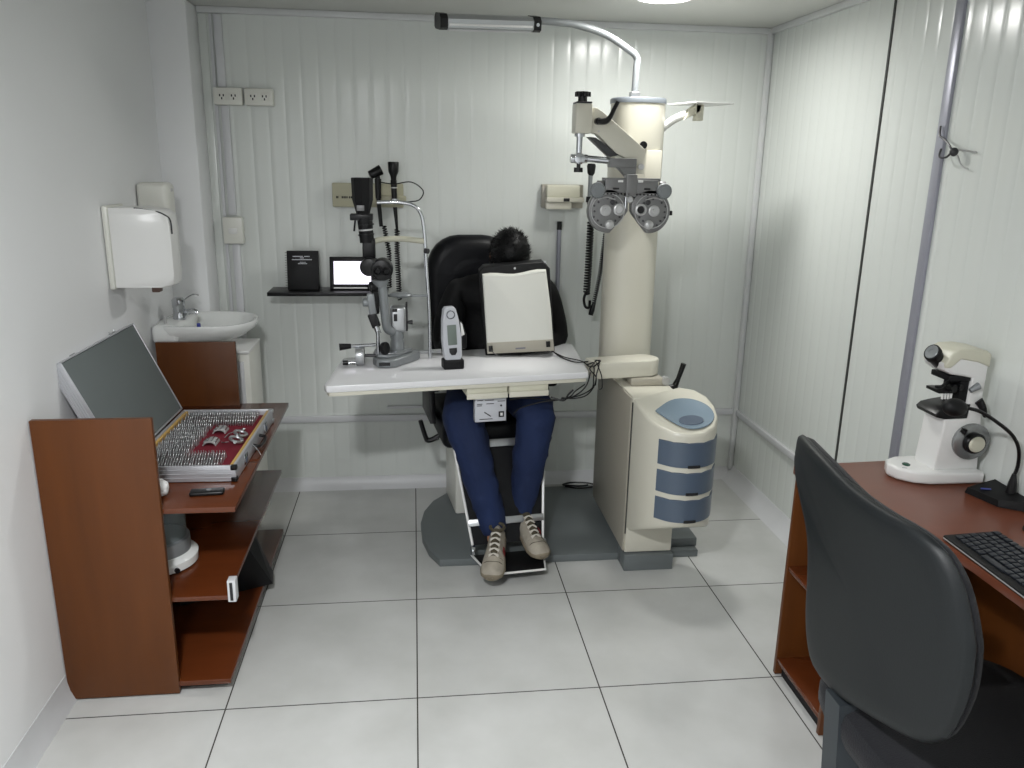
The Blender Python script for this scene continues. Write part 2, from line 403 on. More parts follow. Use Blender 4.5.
# ------------------------------------------------------------------ brown shelf unit at left
t = thing('shelf_unit', 'brown cherry laminate shelf unit with open shelves along the left wall', 'shelf', (-.3, .65, 0))
MB().box(-.497, -.160, .087, .107, .006, .934, .002).build('side_panel', 'wood', t)
MB().box(-.475, -.150, 1.195, 1.213, .006, .920, .002).build('side_panel', 'wood', t)
MB().box(-.497, .052, .108, 1.225, .622, .640, .002).build('shelf', 'wooddark', t)['label'] = 'wide top shelf carrying the lens case'
MB().box(-.497, .010, .108, 1.194, .322, .338, .002).build('shelf', 'wooddark', t)
MB().box(-.497, .000, .092, 1.205, .028, .046, .002).build('shelf', 'wooddark', t)
MB().box(-.497, -.486, .108, 1.194, .048, .612, .001).build('back_panel', 'wooddark', t)
MB().box(-.45, -.02, .13, 1.18, 0, .027).build('plinth', 'blackmat', t)
eb = MB().box(.0105, .036, .100, .135, .318, .392, .002).build('end_bracket', 'cove', t)
MB().box(.018, .027, .0985, .1002, .324, .386).build('slot', 'ink', eb)

# ------------------------------------------------------------------ trial lens case (open)
rz = -1.5
t = thing('trial_lens_case', 'open aluminium trial lens case with grey foam lid on the shelf unit', 'case', (-.150, .632, .6402), rz)
F = frame(t)
hx, hy, hh = .174, .318, .058     # half width (x), half length (y), height
m = MB(F)
m.box(-hx, hx, -hy, -hy+.010, .002, hh, .003); m.box(-hx, hx, hy-.010, hy, .002, hh, .003)
m.box(-hx, -hx+.010, -hy+.01, hy-.01, .002, hh, .002); m.box(hx-.010, hx, -hy+.01, hy-.01, .002, hh, .002)
for z in (.016, .030, .044):
    m.tube([(-hx+.006, -hy, z), (hx-.012, -hy, z)], .0014, 6, smooth=False)
base = m.build('base', 'alucase', t)
m = MB(F); m.box(-hx+.01, hx-.01, -hy+.01, hy-.01, .002, .034); m.build('tray', 'velvet', t)
m = MB(F); m.box(-hx+.010, -hx+.020, -hy+.01, hy-.01, .034, hh-.004, .001); m.build('wooden_strip', 'birch', t)
m = MB(F); m.box(hx-.022, hx-.010, -hy+.01, hy-.01, .034, hh-.004, .001); m.build('wooden_strip', 'birch', t)
for sy in (-1, 1):
    for z in (.010, .050):
        m = MB(F); m.obox((hx-.006, sy*(hy-.006), z), (.020, .020, .016), bev=.003); m.build('corner_cap', 'black' if (sy < 0) else 'alu', t)
m = MB(F)
m.tube([(hx, -.055, .035), (hx+.022, -.050, .030), (hx+.026, 0, .026), (hx+.022, .050, .030), (hx, .055, .035)], .006, 8)
hd = m.build('handle', 'black', t)
m = MB(F); m.tube([(hx, -.066, .040), (hx+.012, -.067, .030), (hx+.028, -.066, .0)], .0025, 6); m.build('handle_ring', 'chrome', hd)
for yy in (-.18, .16):
    m = MB(F); m.box(hx, hx+.005, yy-.022, yy+.022, .014, .050, .002); l_ = m.build('latch', 'chrome', t)
    m = MB(F); m.box(hx+.005, hx+.007, yy-.010, yy+.010, .018, .036, .001); m.build('latch_plate', 'drawer', l_)
# slotted tray ridges that carry the rows of lenses
# lid: hinged on the wall side, leaning back
ang = R(109)      # from the closed position
def lidT(): return F @ Matrix.Translation((-hx-.002, 0, hh+.004)) @ Matrix.Rotation(-R(24), 4, 'Y')
LT = lidT()      # local: z up the lid, x = thickness (outside is -x)
lh = .382; lt_ = .046
m = MB(LT)
m.box(-lt_, -lt_+.004, -hy, hy, 0, lh, .002)
m.box(-lt_, 0, -hy, -hy+.006, 0, lh, .002); m.box(-lt_, 0, hy-.006, hy, 0, lh, .002)
m.box(-lt_, 0, -hy, hy, 0, .006, .002); m.box(-lt_, 0, -hy, hy, lh-.006, lh, .002)
for xx in (-.038, -.030, -.022, -.014): m.tube([(xx, -hy, .006), (xx, -hy, lh-.006)], .002, 6, smooth=False)
lid = m.build('lid', 'alucase', t)
m = MB(LT); m.box(-.03, -.002, -hy+.007, hy-.007, .007, lh-.007, .002); m.build('foam_lining', 'foam', lid)
for yy in (-.20, .15):
    m = MB(LT)
    m.box(-.034, -.012, yy-.018, yy+.018, lh, lh+.004, .001)
    m.tube([(-.02, yy-.016, lh+.004), (-.026, yy-.014, lh+.022), (-.03, yy+.002, lh+.026), (-.026, yy+.03, lh+.020), (-.02, yy+.034, lh+.004)], .0016, 6)
    m.build('catch_wire', 'alu', lid)

# lenses: one prototype copied
def lens_mesh(rimmat):
    m = MB()
    m.torus((0, 0, .019), .0165, .0013, (0,1,0), 16, 5)
    m.rings([[Vector((.0158*math.cos(2*math.pi*k/12), yy, .019+.0158*math.sin(2*math.pi*k/12))) for k in range(12)] for yy in (-.0006, .0006)])
    m.box(-.0025, .0025, -.0008, .0008, .035, .043)
    return m
protoA = None
rows = []
for k in range(13):
    y = hy-.036-k*.0468
    if k < 3: rows.append((y, -hx+.030, hx-.046, 'far', 30))
    elif k < 10: rows.append((y, -hx+.030, -.022+.004*(k % 2), 'middle', 17))
    else: rows.append((y, -hx+.030, hx-.060, 'near', 29))
LAB = {'far': ('round metal-rimmed trial lens in the far rows of the open case', 'trial lenses in the far rows'),
       'middle': ('round metal-rimmed trial lens in the middle rows beside the red velvet', 'trial lenses in the middle rows'),
       'near': ('round metal-rimmed trial lens in the near rows of the open case', 'trial lenses in the near rows')}
# each row runs across the case (x); lenses stand like coins, faces along x
lm = None; idx = 0
src = lens_mesh(None)
for y, xa, xb, blk, nn in rows:
    for k in range(nn):
        if idx >= 296: break
        x = xa+(xb-xa)*(k+.5)/nn
        if lm is None:
            o = src.build('trial_lens', 'lensrim', None); lm = o
        else:
            o = lm.copy(); C.objects.link(o)
        T = F @ Matrix.Translation((x, y, .0215))
        o.location = T.translation
        o.rotation_euler = (R(random.uniform(-2, 2)), R(random.uniform(-6, 6)), R(90+rz+random.uniform(-2, 2)))
        tag(o, LAB[blk][0], 'lens', LAB[blk][1]); idx += 1
for i, (yy, lab) in enumerate(((-.030, 'nearer of the two silver fanned lens racks on the red velvet'), (.105, 'farther of the two silver fanned lens racks on the red velvet'))):
    r = thing('lens_rack', lab, 'lens rack', F @ Vector((.022, yy, .0345)), rz, group='silver lens racks in the case')
    FR = frame(r)
    m = MB(FR); rs = []
    for yv in (-.032, .032):
        ring = []
        for a in range(0, 181, 15): ring.append(Vector((-.024*math.cos(R(a)), yv*.9, .016*math.sin(R(a))+.001)))
        for a in range(180, -1, -15): ring.append(Vector((-.020*math.cos(R(a)), yv*.9, .012*math.sin(R(a))+.001)))
        rs.append(ring)
    m.rings(rs); m.build('holder', 'phorl', r)
    for k in range(4):
        a = R(35+k*35)
        m = MB(FR); m.obox((-.025*math.cos(a), 0, .017*math.sin(a)+.001), (.004, .046, .006), (0, 90-math.degrees(a) if False else 0, 0), .001); m.build('rod', 'chrome', r)
tf = thing('trial_spectacles', 'silver round trial spectacle frame lying on the red velvet', 'spectacle frame', F @ Vector((.112, .0, .0345)), rz)
FT = frame(tf)
for sgn in (-1, 1):
    m = MB(FT); m.torus((0, sgn*.034, .016), .022, .0055, (.35,0,1), 24, 8); rim_ = m.build('lens_rim', 'alu', tf)
    m = MB(FT); m.cyl((-.002, sgn*.062, .016), (.004, sgn*.074, .020), .006, n=12); m.build('knob', 'chrome', rim_)
    m = MB(FT); m.tube([(-.02, sgn*.060, .016), (-.045, sgn*.05, .010), (-.055, sgn*.02, .004)], .0022, 6); m.build('temple', 'chrome', tf)
m = MB(FT); m.tube([(0, -.014, .022), (.004, 0, .026), (0, .014, .022)], .004, 8); m.build('bridge', 'chrome', tf)

t = thing('remote_control', 'small black remote control on the brown shelf in front of the case', 'remote', (-.055, .215, .6402), 4)
MB(frame(t)).box(-.052, .052, -.020, .020, 0, .014, .006, 3).build('body', 'black', t)
m = MB(frame(t)); m.cyl((.006, 0, .0135), (.006, 0, .016), .008, n=16); m.build('button_ring', 'steelgrey', t)
t = tag(MB().ell((-.200, .20, .671), (.035, .03, .030), (20, 10, 30), 14, 8).build('tissue', 'tissue'), 'crumpled white tissue on the top shelf behind the near side panel', 'tissue')
for v in t.data.vertices: v.co += Vector((random.uniform(-.004, .004), random.uniform(-.004, .004), random.uniform(-.002, .004)))

t = thing('glass_jar_heater', 'clear glass cylinder with white round base on the middle shelf', 'appliance', (-.262, .35, .3385))
c = (-.262, .35, .3385)
MB().lathe([(.110, 0), (.120, .008), (.122, .035), (.112, .045), (.10, .047), (.10, .050), (.01, .050)], c, 40).build('base', 'whitegloss', t)
MB().lathe([(.100, .050), (.099, .095), (.093, .099), (.02, .100)], c, 40).build('collar', 'steelgrey', t)
MB().lathe([(.090, .10), (.090, .255), (.084, .262), (.01, .262)], c, 40, cap=False).build('glass_cylinder', 'glass', t)
MB().cyl((-.183, .252, .358), (-.178, .246, .358), .0085, n=14).build('knob', 'black', t)
t = thing('black_case', 'black wedge shaped case leaning out of the bottom shelf', 'case', (-.06, .64, .0465))
m = MB()
m.add([(-.28,.56,.048), (.035,.70,.048), (.02,.80,.048), (-.28,.84,.048), (-.28,.58,.27), (-.045,.62,.27), (-.045,.76,.27), (-.28,.80,.27)],
      [(0,1,2,3), (4,7,6,5), (0,4,5,1), (1,5,6,2), (2,6,7,3), (3,7,4,0)])
m.build('shell', 'blackmat', t)
MB().tube([(-.045, .64, .272), (-.06, .66, .284), (-.06, .71, .284), (-.045, .74, .272)], .005, 8).build('handle', 'black', t)

# ------------------------------------------------------------------ wall shelf with notebook and screen
SZ = 1.066
tag(MB().box(-.080, .48, 1.61, YB-.001, SZ-.018, SZ, .002).build('wall_shelf', 'black'), 'thin black shelf mounted on the back wall beside the slit lamp', 'shelf')
t = thing('spiral_book', 'black spiral bound book standing on the black wall shelf', 'book', (.08, 1.69, SZ+.0005), 0)
T = Matrix.Translation((.08, 1.69, SZ+.0008)) @ Matrix.Rotation(R(-8), 4, 'X')
MB(T).box(-.074, .074, -.010, .010, 0, .185, .002).build('cover', 'blackmat', t)
m = MB(T)
for k in range(15): m.torus((-.076, 0, .010+k*.0118), .007, .0012, (0,0,1), 12, 5)
m.build('spiral_wire', 'phord', t)
m = MB(T)
for z, n_, w, x0 in ((.158, 15, .0046, -.046), (.151, 5, .003, -.012), (.143, 17, .0048, -.050)):
    for k in range(n_):
        if k in (9,) and n_ == 15: continue
        m.box(x0+k*(w+.0007), x0+k*(w+.0007)+w, -.0108, -.0098, z-.0022, z+.0022)
for k in range(7): m.box(-.022+k*.0062, -.022+k*.0062+.0048, -.0108, -.0098, .122, .126)
for k in range(5): m.box(-.014+k*.0058, -.014+k*.0058+.0044, -.0108, -.0098, .129, .132)
m.build('cover_print', 'pgrey', t)
t = thing('tablet_screen', 'black framed tablet with a lit white screen on the wall shelf', 'screen', (.30, 1.70, SZ+.0005), 0)
T = Matrix.Translation((.312, 1.69, SZ+.0008)) @ Matrix.Rotation(R(-10), 4, 'X')
MB(T).box(-.108, .108, -.008, .008, 0, .158, .004).build('housing', 'black', t)
MB(T).box(-.088, .098, -.0095, -.0078, .026, .136).build('display', 'screen', t)
m = MB(T)
for k in range(8): m.box(-.050+k*.010, -.043+k*.010, -.0100, -.0094, .122, .1245)
for k in range(4): m.box(-.040+k*.012, -.032+k*.012, -.0100, -.0094, .108, .1100)
m.build('screen_text', 'inkgrey', t)
MB(T).box(-.09, .07, -.0088, -.0078, .006, .011).build('light_strip', 'white', t)

# ------------------------------------------------------------------ wall diagnostic set behind the slit lamp
t = thing('wall_diagnostic_set', 'beige wall transformer with two black scopes behind the slit lamp', 'medical instrument', (.39, YB, 1.5))
MB().box(.226, .562, YB-.045, YB-.001, 1.455, 1.567, .006).build('transformer_box', 'olive', t)
MB().box(.44, .575, YB-.075, YB-.045, 1.478, 1.512, .006).build('cradle', 'olive', t)
m = MB(); xx = .245
for k, w in enumerate((.007, .002, 0, .006, .006, .006, .003, .006, .006, .002, .006)):
    if w: m.box(xx, xx+w, YB-.0464, YB-.0448, 1.496, 1.506)
    xx += .0085
m.build('print', 'ink', t)
yy = 1.69
h1 = MB().cyl((.455, yy, 1.37), (.445, yy, 1.50), .009, .011, 12).cyl((.445, yy, 1.50), (.445, yy, 1.59), .013, .016, 14).build('scope_handle', 'black', t)
MB().cyl((.408, yy-.02, 1.605), (.462, yy-.01, 1.632), .020, .024, 16, .003).cyl((.445, yy, 1.58), (.442, yy, 1.612), .012, n=12).build('scope_head', 'black', h1)
h2 = MB().cyl((.530, yy, 1.35), (.522, yy, 1.46), .006, .010, 12).cyl((.520, yy, 1.50), (.518, yy, 1.585), .013, .015, 14).build('scope_handle', 'black', t)
MB().lathe([(.012, 0), (.014, .02), (.024, .045), (.026, .085), (.024, .088), (.002, .088)], (.518, yy, 1.58), 18).build('scope_head', 'black', h2)
MB().cyl((.519, yy, 1.548), (.519, yy, 1.553), .0155, n=14).build('band', 'white', h2)
MB().cyl((.521, yy, 1.488), (.521, yy, 1.500), .019, n=14).build('hook_ring', 'chrome', t)
MB().tube([(.455, yy-.01, 1.575), (.52, yy-.03, 1.568), (.60, yy-.03, 1.578), (.655, yy-.03, 1.54), (.64, yy-.03, 1.50), (.60, yy-.02, 1.488), (.53, yy-.01, 1.486)], .0028, 6).build('cord', 'black', t)
MB().coil([(.468, yy, 1.375), (.49, yy-.01, 1.25), (.488, yy-.01, 1.08)], .0095, .0032, 26).build('coiled_cord', 'black', t)
MB().coil([(.530, yy, 1.355), (.528, yy-.01, 1.24), (.535, yy-.01, 1.02)], .0105, .0034, 30).build('coiled_cord', 'black', t)

t = thing('wall_diagnostic_set', 'cream wall unit with display and hanging coiled cords beside the column', 'medical instrument', (1.35, YB, 1.5))
MB().box(1.235, 1.44, YB-.04, YB-.001, 1.462, 1.575, .004).build('mounting_plate', 'greige', t)
MB().box(1.252, 1.415, YB-.085, YB-.04, 1.515, 1.572, .006).build('upper_housing', 'creamy', t)
MB().box(1.250, 1.435, YB-.100, YB-.04, 1.492, 1.516, .005).build('ledge', 'cream', t)
MB().box(1.250, 1.375, YB-.088, YB-.04, 1.458, 1.492, .004).build('lower_housing', 'cream', t)
MB().box(1.332, 1.362, YB-.1012, YB-.099, 1.496, 1.512, .001).build('display', 'ink', t)
h3 = MB().cyl((1.452, 1.66, 1.52), (1.455, 1.66, 1.64), .009, .011, 14).build('scope_handle', 'steelgrey', t)
MB().lathe([(.010, 0), (.018, .012), (.022, .045), (.018, .056), (.002, .058)], (1.456, 1.66, 1.62), 16).build('scope_head', 'black', h3)
MB().cyl((1.450, 1.66, 1.495), (1.451, 1.66, 1.522), .014, n=14).build('collar', 'black', h3)
MB().tube([(1.450, 1.66, 1.495), (1.455, 1.655, 1.44), (1.462, 1.655, 1.40)], .008, 8).build('cord_sleeve', 'black', t)
MB().coil([(1.464, 1.655, 1.40), (1.462, 1.655, 1.20), (1.458, 1.655, 1.05)], .0145, .005, 26).build('coiled_cord', 'black', t)
MB().tube([(1.460, 1.65, 1.07), (1.445, 1.65, 1.03), (1.452, 1.645, .99), (1.472, 1.645, .985), (1.474, 1.645, 1.02)], .007, 8).build('cord_loop', 'black', t)
MB().tube([(1.535, 1.66, 1.43), (1.545, 1.655, 1.40), (1.538, 1.655, 1.345)], .003, 6).build('cord', 'black', t)
MB().coil([(1.538, 1.655, 1.345), (1.52, 1.65, 1.15), (1.495, 1.65, 1.0)], .009, .0032, 34).build('coiled_cord', 'black', t)
MB().tube([(1.498, 1.65, 1.01), (1.488, 1.65, .97), (1.482, 1.65, .945)], [.008, .014, .012], 10).build('cord_end', 'black', t)
t = thing('wall_rod', 'thin grey vertical tube with black cap on the back wall', 'tube', (1.33, YB, 1.1))
MB().cyl((1.331, YB-.014, .70), (1.331, YB-.014, 1.355), .011, n=14).build('tube', 'trimgrey', t)
MB().cyl((1.331, YB-.014, 1.355), (1.331, YB-.014, 1.395), .013, n=14).build('cap', 'black', t)

# wire hook on the right wall
t = thing('wall_hook', 'small bent wire hook tied on the right wall strip', 'hook', (XR, .2, 1.75))
MB().tube([(2.335, .335, 1.815), (2.33, .325, 1.785), (2.325, .29, 1.772), (2.32, .25, 1.75), (2.32, .235, 1.735)], .0035, 6).build('upper_wire', 'phord', t)
MB().tube([(2.335, .315, 1.742), (2.32, .295, 1.718), (2.32, .262, 1.715), (2.32, .24, 1.728)], .0035, 6).build('lower_wire', 'phord', t)
MB().ell((2.325, .232, 1.732), (.014, .012, .014), nu=12, nv=8).build('knot', 'phord', t)
MB().tube([(2.335, .225, 1.738), (2.345, .19, 1.735), (2.345, .15, 1.73)], .003, 6).build('loose_end', 'phorl', t)
MB().tube([(2.335, .226, 1.722), (2.340, .205, 1.69), (2.343, .175, 1.68)], .0025, 6).build('loose_end', 'phorl', t)

# ------------------------------------------------------------------ base plate of the refraction unit
def arc(cx, cy, r, a0, a1, n=10): return [(cx+r*math.cos(R(a0+(a1-a0)*k/n)), cy+r*math.sin(R(a0+(a1-a0)*k/n))) for k in range(n+1)]
t = thing('floor_plate', 'dark grey floor base plate with rounded left end under the exam chair', 'base', (1.2, 1.2, 0))
pl = [(.70, .872), (1.84, .872), (1.84, 1.64), (.86, 1.64), (.76, 1.60), (.685, 1.50), (.64, 1.38), (.622, 1.25), (.628, 1.10), (.655, .97)]
MB().prism(pl, 'z', 0, .034, .004).build('plate', 'base', t)
MB().box(1.60, 1.845, .905, 1.50, .034, .075, .005).build('raised_block', 'base', t)
MB().box(1.478, 1.692, .768, .872, 0, .072, .003).build('front_foot', 'base', t)

# ------------------------------------------------------------------ instrument stand (cabinet body, column, drawers)
t = thing('instrument_stand', 'cream refraction unit with round column and slate blue drawers', 'instrument stand', (1.58, 1.1, .034))
MB().box(1.482, 1.688, .790, 1.41, .076, .765, .006).build('cabinet_body', 'cream', t)
MB().box(1.476, 1.4825, .80, 1.40, .080, .758, .002).build('side_panel', 'greige', t)
MB().box(1.4790, 1.4835, .7885, .7925, .165, .745).build('seam_strip', 'seam', t)
col = MB(); rs = []
for z, k in ((.765, 1), (1.925, .985)):
    rs.append([Vector((1.571+.1165*k*abs(math.cos(a))**.8*(1 if math.cos(a) > 0 else -1), 1.30+.105*k*abs(math.sin(a))**.8*(1 if math.sin(a) > 0 else -1), z)) for a in [2*math.pi*i/48 for i in range(48)]])
col.rings(rs); col = col.build('post', 'cream', t)
cap_ = MB(); rs = []
for z, k in ((1.925, 1.0), (1.926, 1.012), (1.942, 1.012), (1.947, .98), (1.947, .3)):
    rs.append([Vector((1.571+.1165*k*abs(math.cos(a))**.8*(1 if math.cos(a) > 0 else -1), 1.30+.105*k*abs(math.sin(a))**.8*(1 if math.sin(a) > 0 else -1), z)) for a in [2*math.pi*i/48 for i in range(48)]])
cap_.rings(rs); cap_.build('top_cap', 'cap', col)
MB().box(1.590, 1.660, 1.1955, 1.21, 1.40, 1.735, .004).build('lower_sleeve', 'cream', col)
MB().lathe([(.010, 0), (.016, .003), (.016, .010), (.004, .012)], (1.575, 1.20, 1.755), 16, axis=(0,-1,0)).build('bolt', 'black', col)
# drawer pod
def podring(z, k=1.0, drop=0):
    pts = [(1.484, .789), (1.492, .735), (1.508, .66), (1.540, .60), (1.585, .556), (1.64, .538), (1.70, .545), (1.752, .58), (1.785, .64), (1.795, .71), (1.785, .775), (1.75, .825), (1.692, .85)]
    cx, cy = 1.63, .72; out = []
    for x, y in pts:
        X = cx+(x-cx)*k; Y = cy+(y-cy)*k
        out.append(Vector((X, min(Y, .86), z(x, y) if callable(z) else z)))
    return out
ztop = lambda x, y: .684+(y-.54)*.31+(x-1.5)*.05
pod = MB()
zb = lambda x, y: .300-(y-.54)*.46
rs = [podring(lambda x, y: zb(x, y)+.006, .80), podring(zb, .93), podring(lambda x, y: zb(x, y)+.012, .99), podring(lambda x, y: zb(x, y)+.03, 1.0),
      podring(lambda x, y: ztop(x, y)-.018, 1.0), podring(lambda x, y: ztop(x, y)-.004, .985), podring(ztop, .955), podring(lambda x, y: ztop(x, y)-.001, .90)]
pod.rings(rs, cap=False)
o = len(pod.v)-13; pod.f.append(tuple(range(o, o+13))); pod.f.append(tuple(range(12, -1, -1)))
pod = pod.build('drawer_pod', 'cream', t, angle=55)
tr = []
for k, dz in ((.80, .0005), (.78, .003), (.72, .0015)): tr.append([v for v in podring(lambda x, y: ztop(x, y)+dz, k)])
m = MB()
def trayring(k, dz):
    out = []
    for i in range(36):
        a = 2*math.pi*i/36; ca = math.cos(a); x = 1.668+(.106 if ca > 0 else .120)*k*ca
        y = .668+.100*k*math.sin(a)*(1 if ca > 0 else 1-.75*abs(ca)**2.2)+(.030*abs(ca)**2*k if ca < 0 else 0)
        out.append(Vector((x, y, ztop(x, y)+dz)))
    return out
m.rings([trayring(1.0, .0005), trayring(.99, .004), trayring(.95, .004), trayring(.90, .0022)]); m.build('blue_tray', 'trayblue', pod)
m = MB(); m.rings([[Vector((1.67+.05*k*math.cos(a), .62+.03*k*math.sin(a), ztop(1.67+.05*k*math.cos(a), .62+.03*k*math.sin(a))+dz)) for a in [2*math.pi*i/24 for i in range(24)]] for k, dz in ((1, .001), (.97, .0055), (.7, .0045))]); m.build('tray_well', 'drawer', pod)
# drawers: curved bands standing 3 mm proud
front = podring(0)[3:10]
def smoothpts(P, sub=5):
    Q = []
    for i in range(len(P)-1):
        a, b, c, d = P[max(0, i-1)], P[i], P[i+1], P[min(len(P)-1, i+2)]
        for k in range(sub):
            u = k/sub; Q.append(.5*((2*b)+(-a+c)*u+(2*a-5*b+4*c-d)*u*u+(-a+3*b-3*c+d)*u**3))
    Q.append(P[-1]); return Q
fr = smoothpts(front)
for i, (z0, z1) in enumerate(((.553, .656), (.440, .533), (.324, .420))):
    m = MB(); c0 = Vector((1.64, .72, 0)); rs = []
    for p in fr:
        d = (Vector((p.x, p.y, 0))-c0).normalized()
        top = min(z1, ztop(p.x, p.y)-.034)
        a = Vector((p.x, p.y, 0))
        rs.append([a-d*.004+Vector((0,0,z0)), a+d*.003+Vector((0,0,z0+.002)), a+d*.003+Vector((0,0,top-.002)), a-d*.004+Vector((0,0,top))])
    m.rings(rs); dr = m.build('drawer', 'drawer', pod)
    m = MB(); j = int(len(fr)*.40)
    g = fr[j-2:j+3]; rs = []
    for p in g:
        d = (Vector((p.x, p.y, 0))-c0).normalized(); a = Vector((p.x, p.y, 0))
        rs.append([a+d*.001+Vector((0,0,z0+.001)), a+d*.0055+Vector((0,0,z0+.001)), a+d*.0055+Vector((0,0,z0+.012)), a+d*.001+Vector((0,0,z0+.012))])
    m.rings(rs); m.build('drawer_pull', 'ink', dr)
MB().box(1.515, 1.66, .96, 1.14, .764, .80, .01).build('arm_pivot', 'greige', t)
MB().cyl((1.67, .96, .785), (1.67, .99, .785), .018, n=16).build('pivot_bolt', 'phorl', t)
lv = MB().cyl((1.700, 1.00, .742), (1.722, 1.00, .748), .016, n=14).tube([(1.722, 1.00, .75), (1.735, .995, .79), (1.752, .99, .855)], [.015, .010, .012], 10).build('clamp_lever', 'black', t)

# table top on its arm
t = thing('instrument_table', 'white rectangular instrument table on an arm over the exam chair', 'table', (.8, 1.05, .034))
pl = [(.262, .765), (.272, .745), (.29, .742), (1.295, .902), (1.318, .910), (1.322, .93), (1.352, 1.43), (1.345, 1.452), (1.32, 1.452), (.315, 1.205), (.298, 1.19), (.294, 1.17)]
tt = MB().prism(pl, 'z', .818, .845, .004).build('table_top', 'tabletop', t)
MB().prism([(x*.985+.012, y*.985+.016) for x, y in pl], 'z', .803, .8175).build('table_underframe', 'cream', t)
arm = MB(); rs = []
P0, P1 = Vector((1.345, 1.00, 0)), Vector((1.590, 1.045, 0)); d = (P1-P0).normalized(); nn = Vector((-d.y, d.x, 0))
poly = [P0-nn*.055, P1-nn*.065]+[P1+Vector((d.x*math.cos(a)*.065+nn.x*math.sin(a)*.065, d.y*math.cos(a)*.065+nn.y*math.sin(a)*.065, 0)) for a in [R(-80+k*16) for k in range(11)]]+[P1+nn*.065, P0+nn*.055]
MB().prism([(p.x, p.y) for p in poly], 'z', .8005, .872, .008).build('arm', 'cream', t)
F8 = Matrix.Translation((.965, .862, .80)) @ Matrix.Rotation(R(7.5), 4, 'Z')
for x0, x1 in ((-.155, .012), (.020, .185)):
    d_ = MB(F8).box(x0, x1, .0, .20, -.036, .002, .003).build('tray_drawer', 'creamy', t)
    MB(F8).box(x0-.001, x1+.001, -.008, 0, -.046, -.022, .003).build('drawer_lip', 'cream', d_)
MB(F8).box(-.118, .012, .015, .05, -.150, -.048, .002).build('control_box', 'pgrey', t)
m = MB(F8)
for k, (a, b, z) in enumerate(((-.110, -.085, -.060), (-.078, -.040, -.060), (-.110, -.088, -.075), (-.072, -.040, -.075), (-.110, -.09, -.082), (-.025, .006, -.066), (-.10, -.045, -.140))):
    m.box(a, b, .0142, .0152, z, z+.003)
m.cyl((-.01, .0152, -.083), (-.01, .011, -.083), .004, n=12)
m.build('panel_print', 'ink', t); MB(F8).obox((-.066, .0145, -.118), (.034, .001, .004), (0, 35, 0)).build('panel_symbol', 'ink', t)
sw = MB(F8).box(-.020, .002, .010, .0152, -.132, -.108, .001).build('switch', 'ink', t)
MB(F8).box(-.014, -.004, .007, .0102, -.125, -.113, .001).build('switch_rocker', 'white', sw)

# ------------------------------------------------------------------ lamp on the column
t = thing('overhead_lamp', 'long aluminium examination lamp head on a curved tube above the column', 'lamp', (1.545, 1.27, 1.948))
MB().box(1.525, 1.565, 1.25, 1.29, 1.9478, 1.972, .004).build('socket', 'alu', t)
MB().tube([(1.545, 1.27, 1.972), (1.547, 1.27, 2.06), (1.545, 1.27, 2.108), (1.50, 1.26, 2.140), (1.40, 1.235, 2.187), (1.28, 1.205, 2.213), (1.19, 1.18, 2.218), (1.08, 1.15, 2.216)], .0145, 12, 8).build('curved_tube', 'steelgrey', t)
T = Matrix.Translation((.905, 1.11, 2.196)) @ Euler((R(12), R(-2.2), R(12))).to_matrix().to_4x4()
hd = MB(T)
prof = [(-.045, -.018), (-.030, -.026), (.030, -.026), (.045, -.018), (.045, .012), (.028, .026), (-.028, .026), (-.045, .012)]
hd.rings([[Vector((x, a, b)) for a, b in prof] for x in (-.17, .175)]); hd = hd.build('lamp_head', 'alu', t, angle=25)
MB(T).rings([[Vector((x, a*1.06, b*1.10)) for a, b in prof] for x in (-.200, -.17)]).build('end_cap', 'black', hd, angle=25)
MB(T).rings([[Vector((x, a*1.06, b*1.10)) for a, b in prof] for x in (.175, .205)]).build('end_cap', 'black', hd, angle=25)
MB(T).box(-.165, .17, -.032, .032, -.031, -.025, .002).build('diffuser', 'diffuser', hd)
MB(T).box(-.165, .17, -.0475, -.044, -.012, -.004, .001).build('ridge', 'white', hd)
MB(T).cyl((.19, -.050, 0), (.19, -.044, 0), .007, n=12).build('switch', 'chrome', hd)

# ------------------------------------------------------------------ phoropter arm and phoropter
t = thing('phoropter_bracket', 'cream parallelogram arm with black clamp levers on the column front', 'arm', (1.50, 1.15, 1.7))
y0, y1 = .945, 1.03
MB().box(1.232, 1.296, y0-.01, y1-.01, 1.776, 1.886, .005).build('vertical_housing', 'cream', t)
MB().box(1.234, 1.294, y0-.008, y1-.012, 1.886, 1.893, .002).build('housing_lid', 'phord', t)
kb = MB().cyl((1.264, .98, 1.893), (1.264, .98, 1.915), .018, n=16)
for k in range(5): kb.cyl((1.264+.020*math.cos(k*1.2566), .98+.020*math.sin(k*1.2566), 1.913), (1.264+.020*math.cos(k*1.2566), .98+.020*math.sin(k*1.2566), 1.930), .0125, n=10)
kb.cyl((1.264, .98, 1.912), (1.264, .98, 1.931), .019, n=16); kb.build('star_knob', 'black', t)
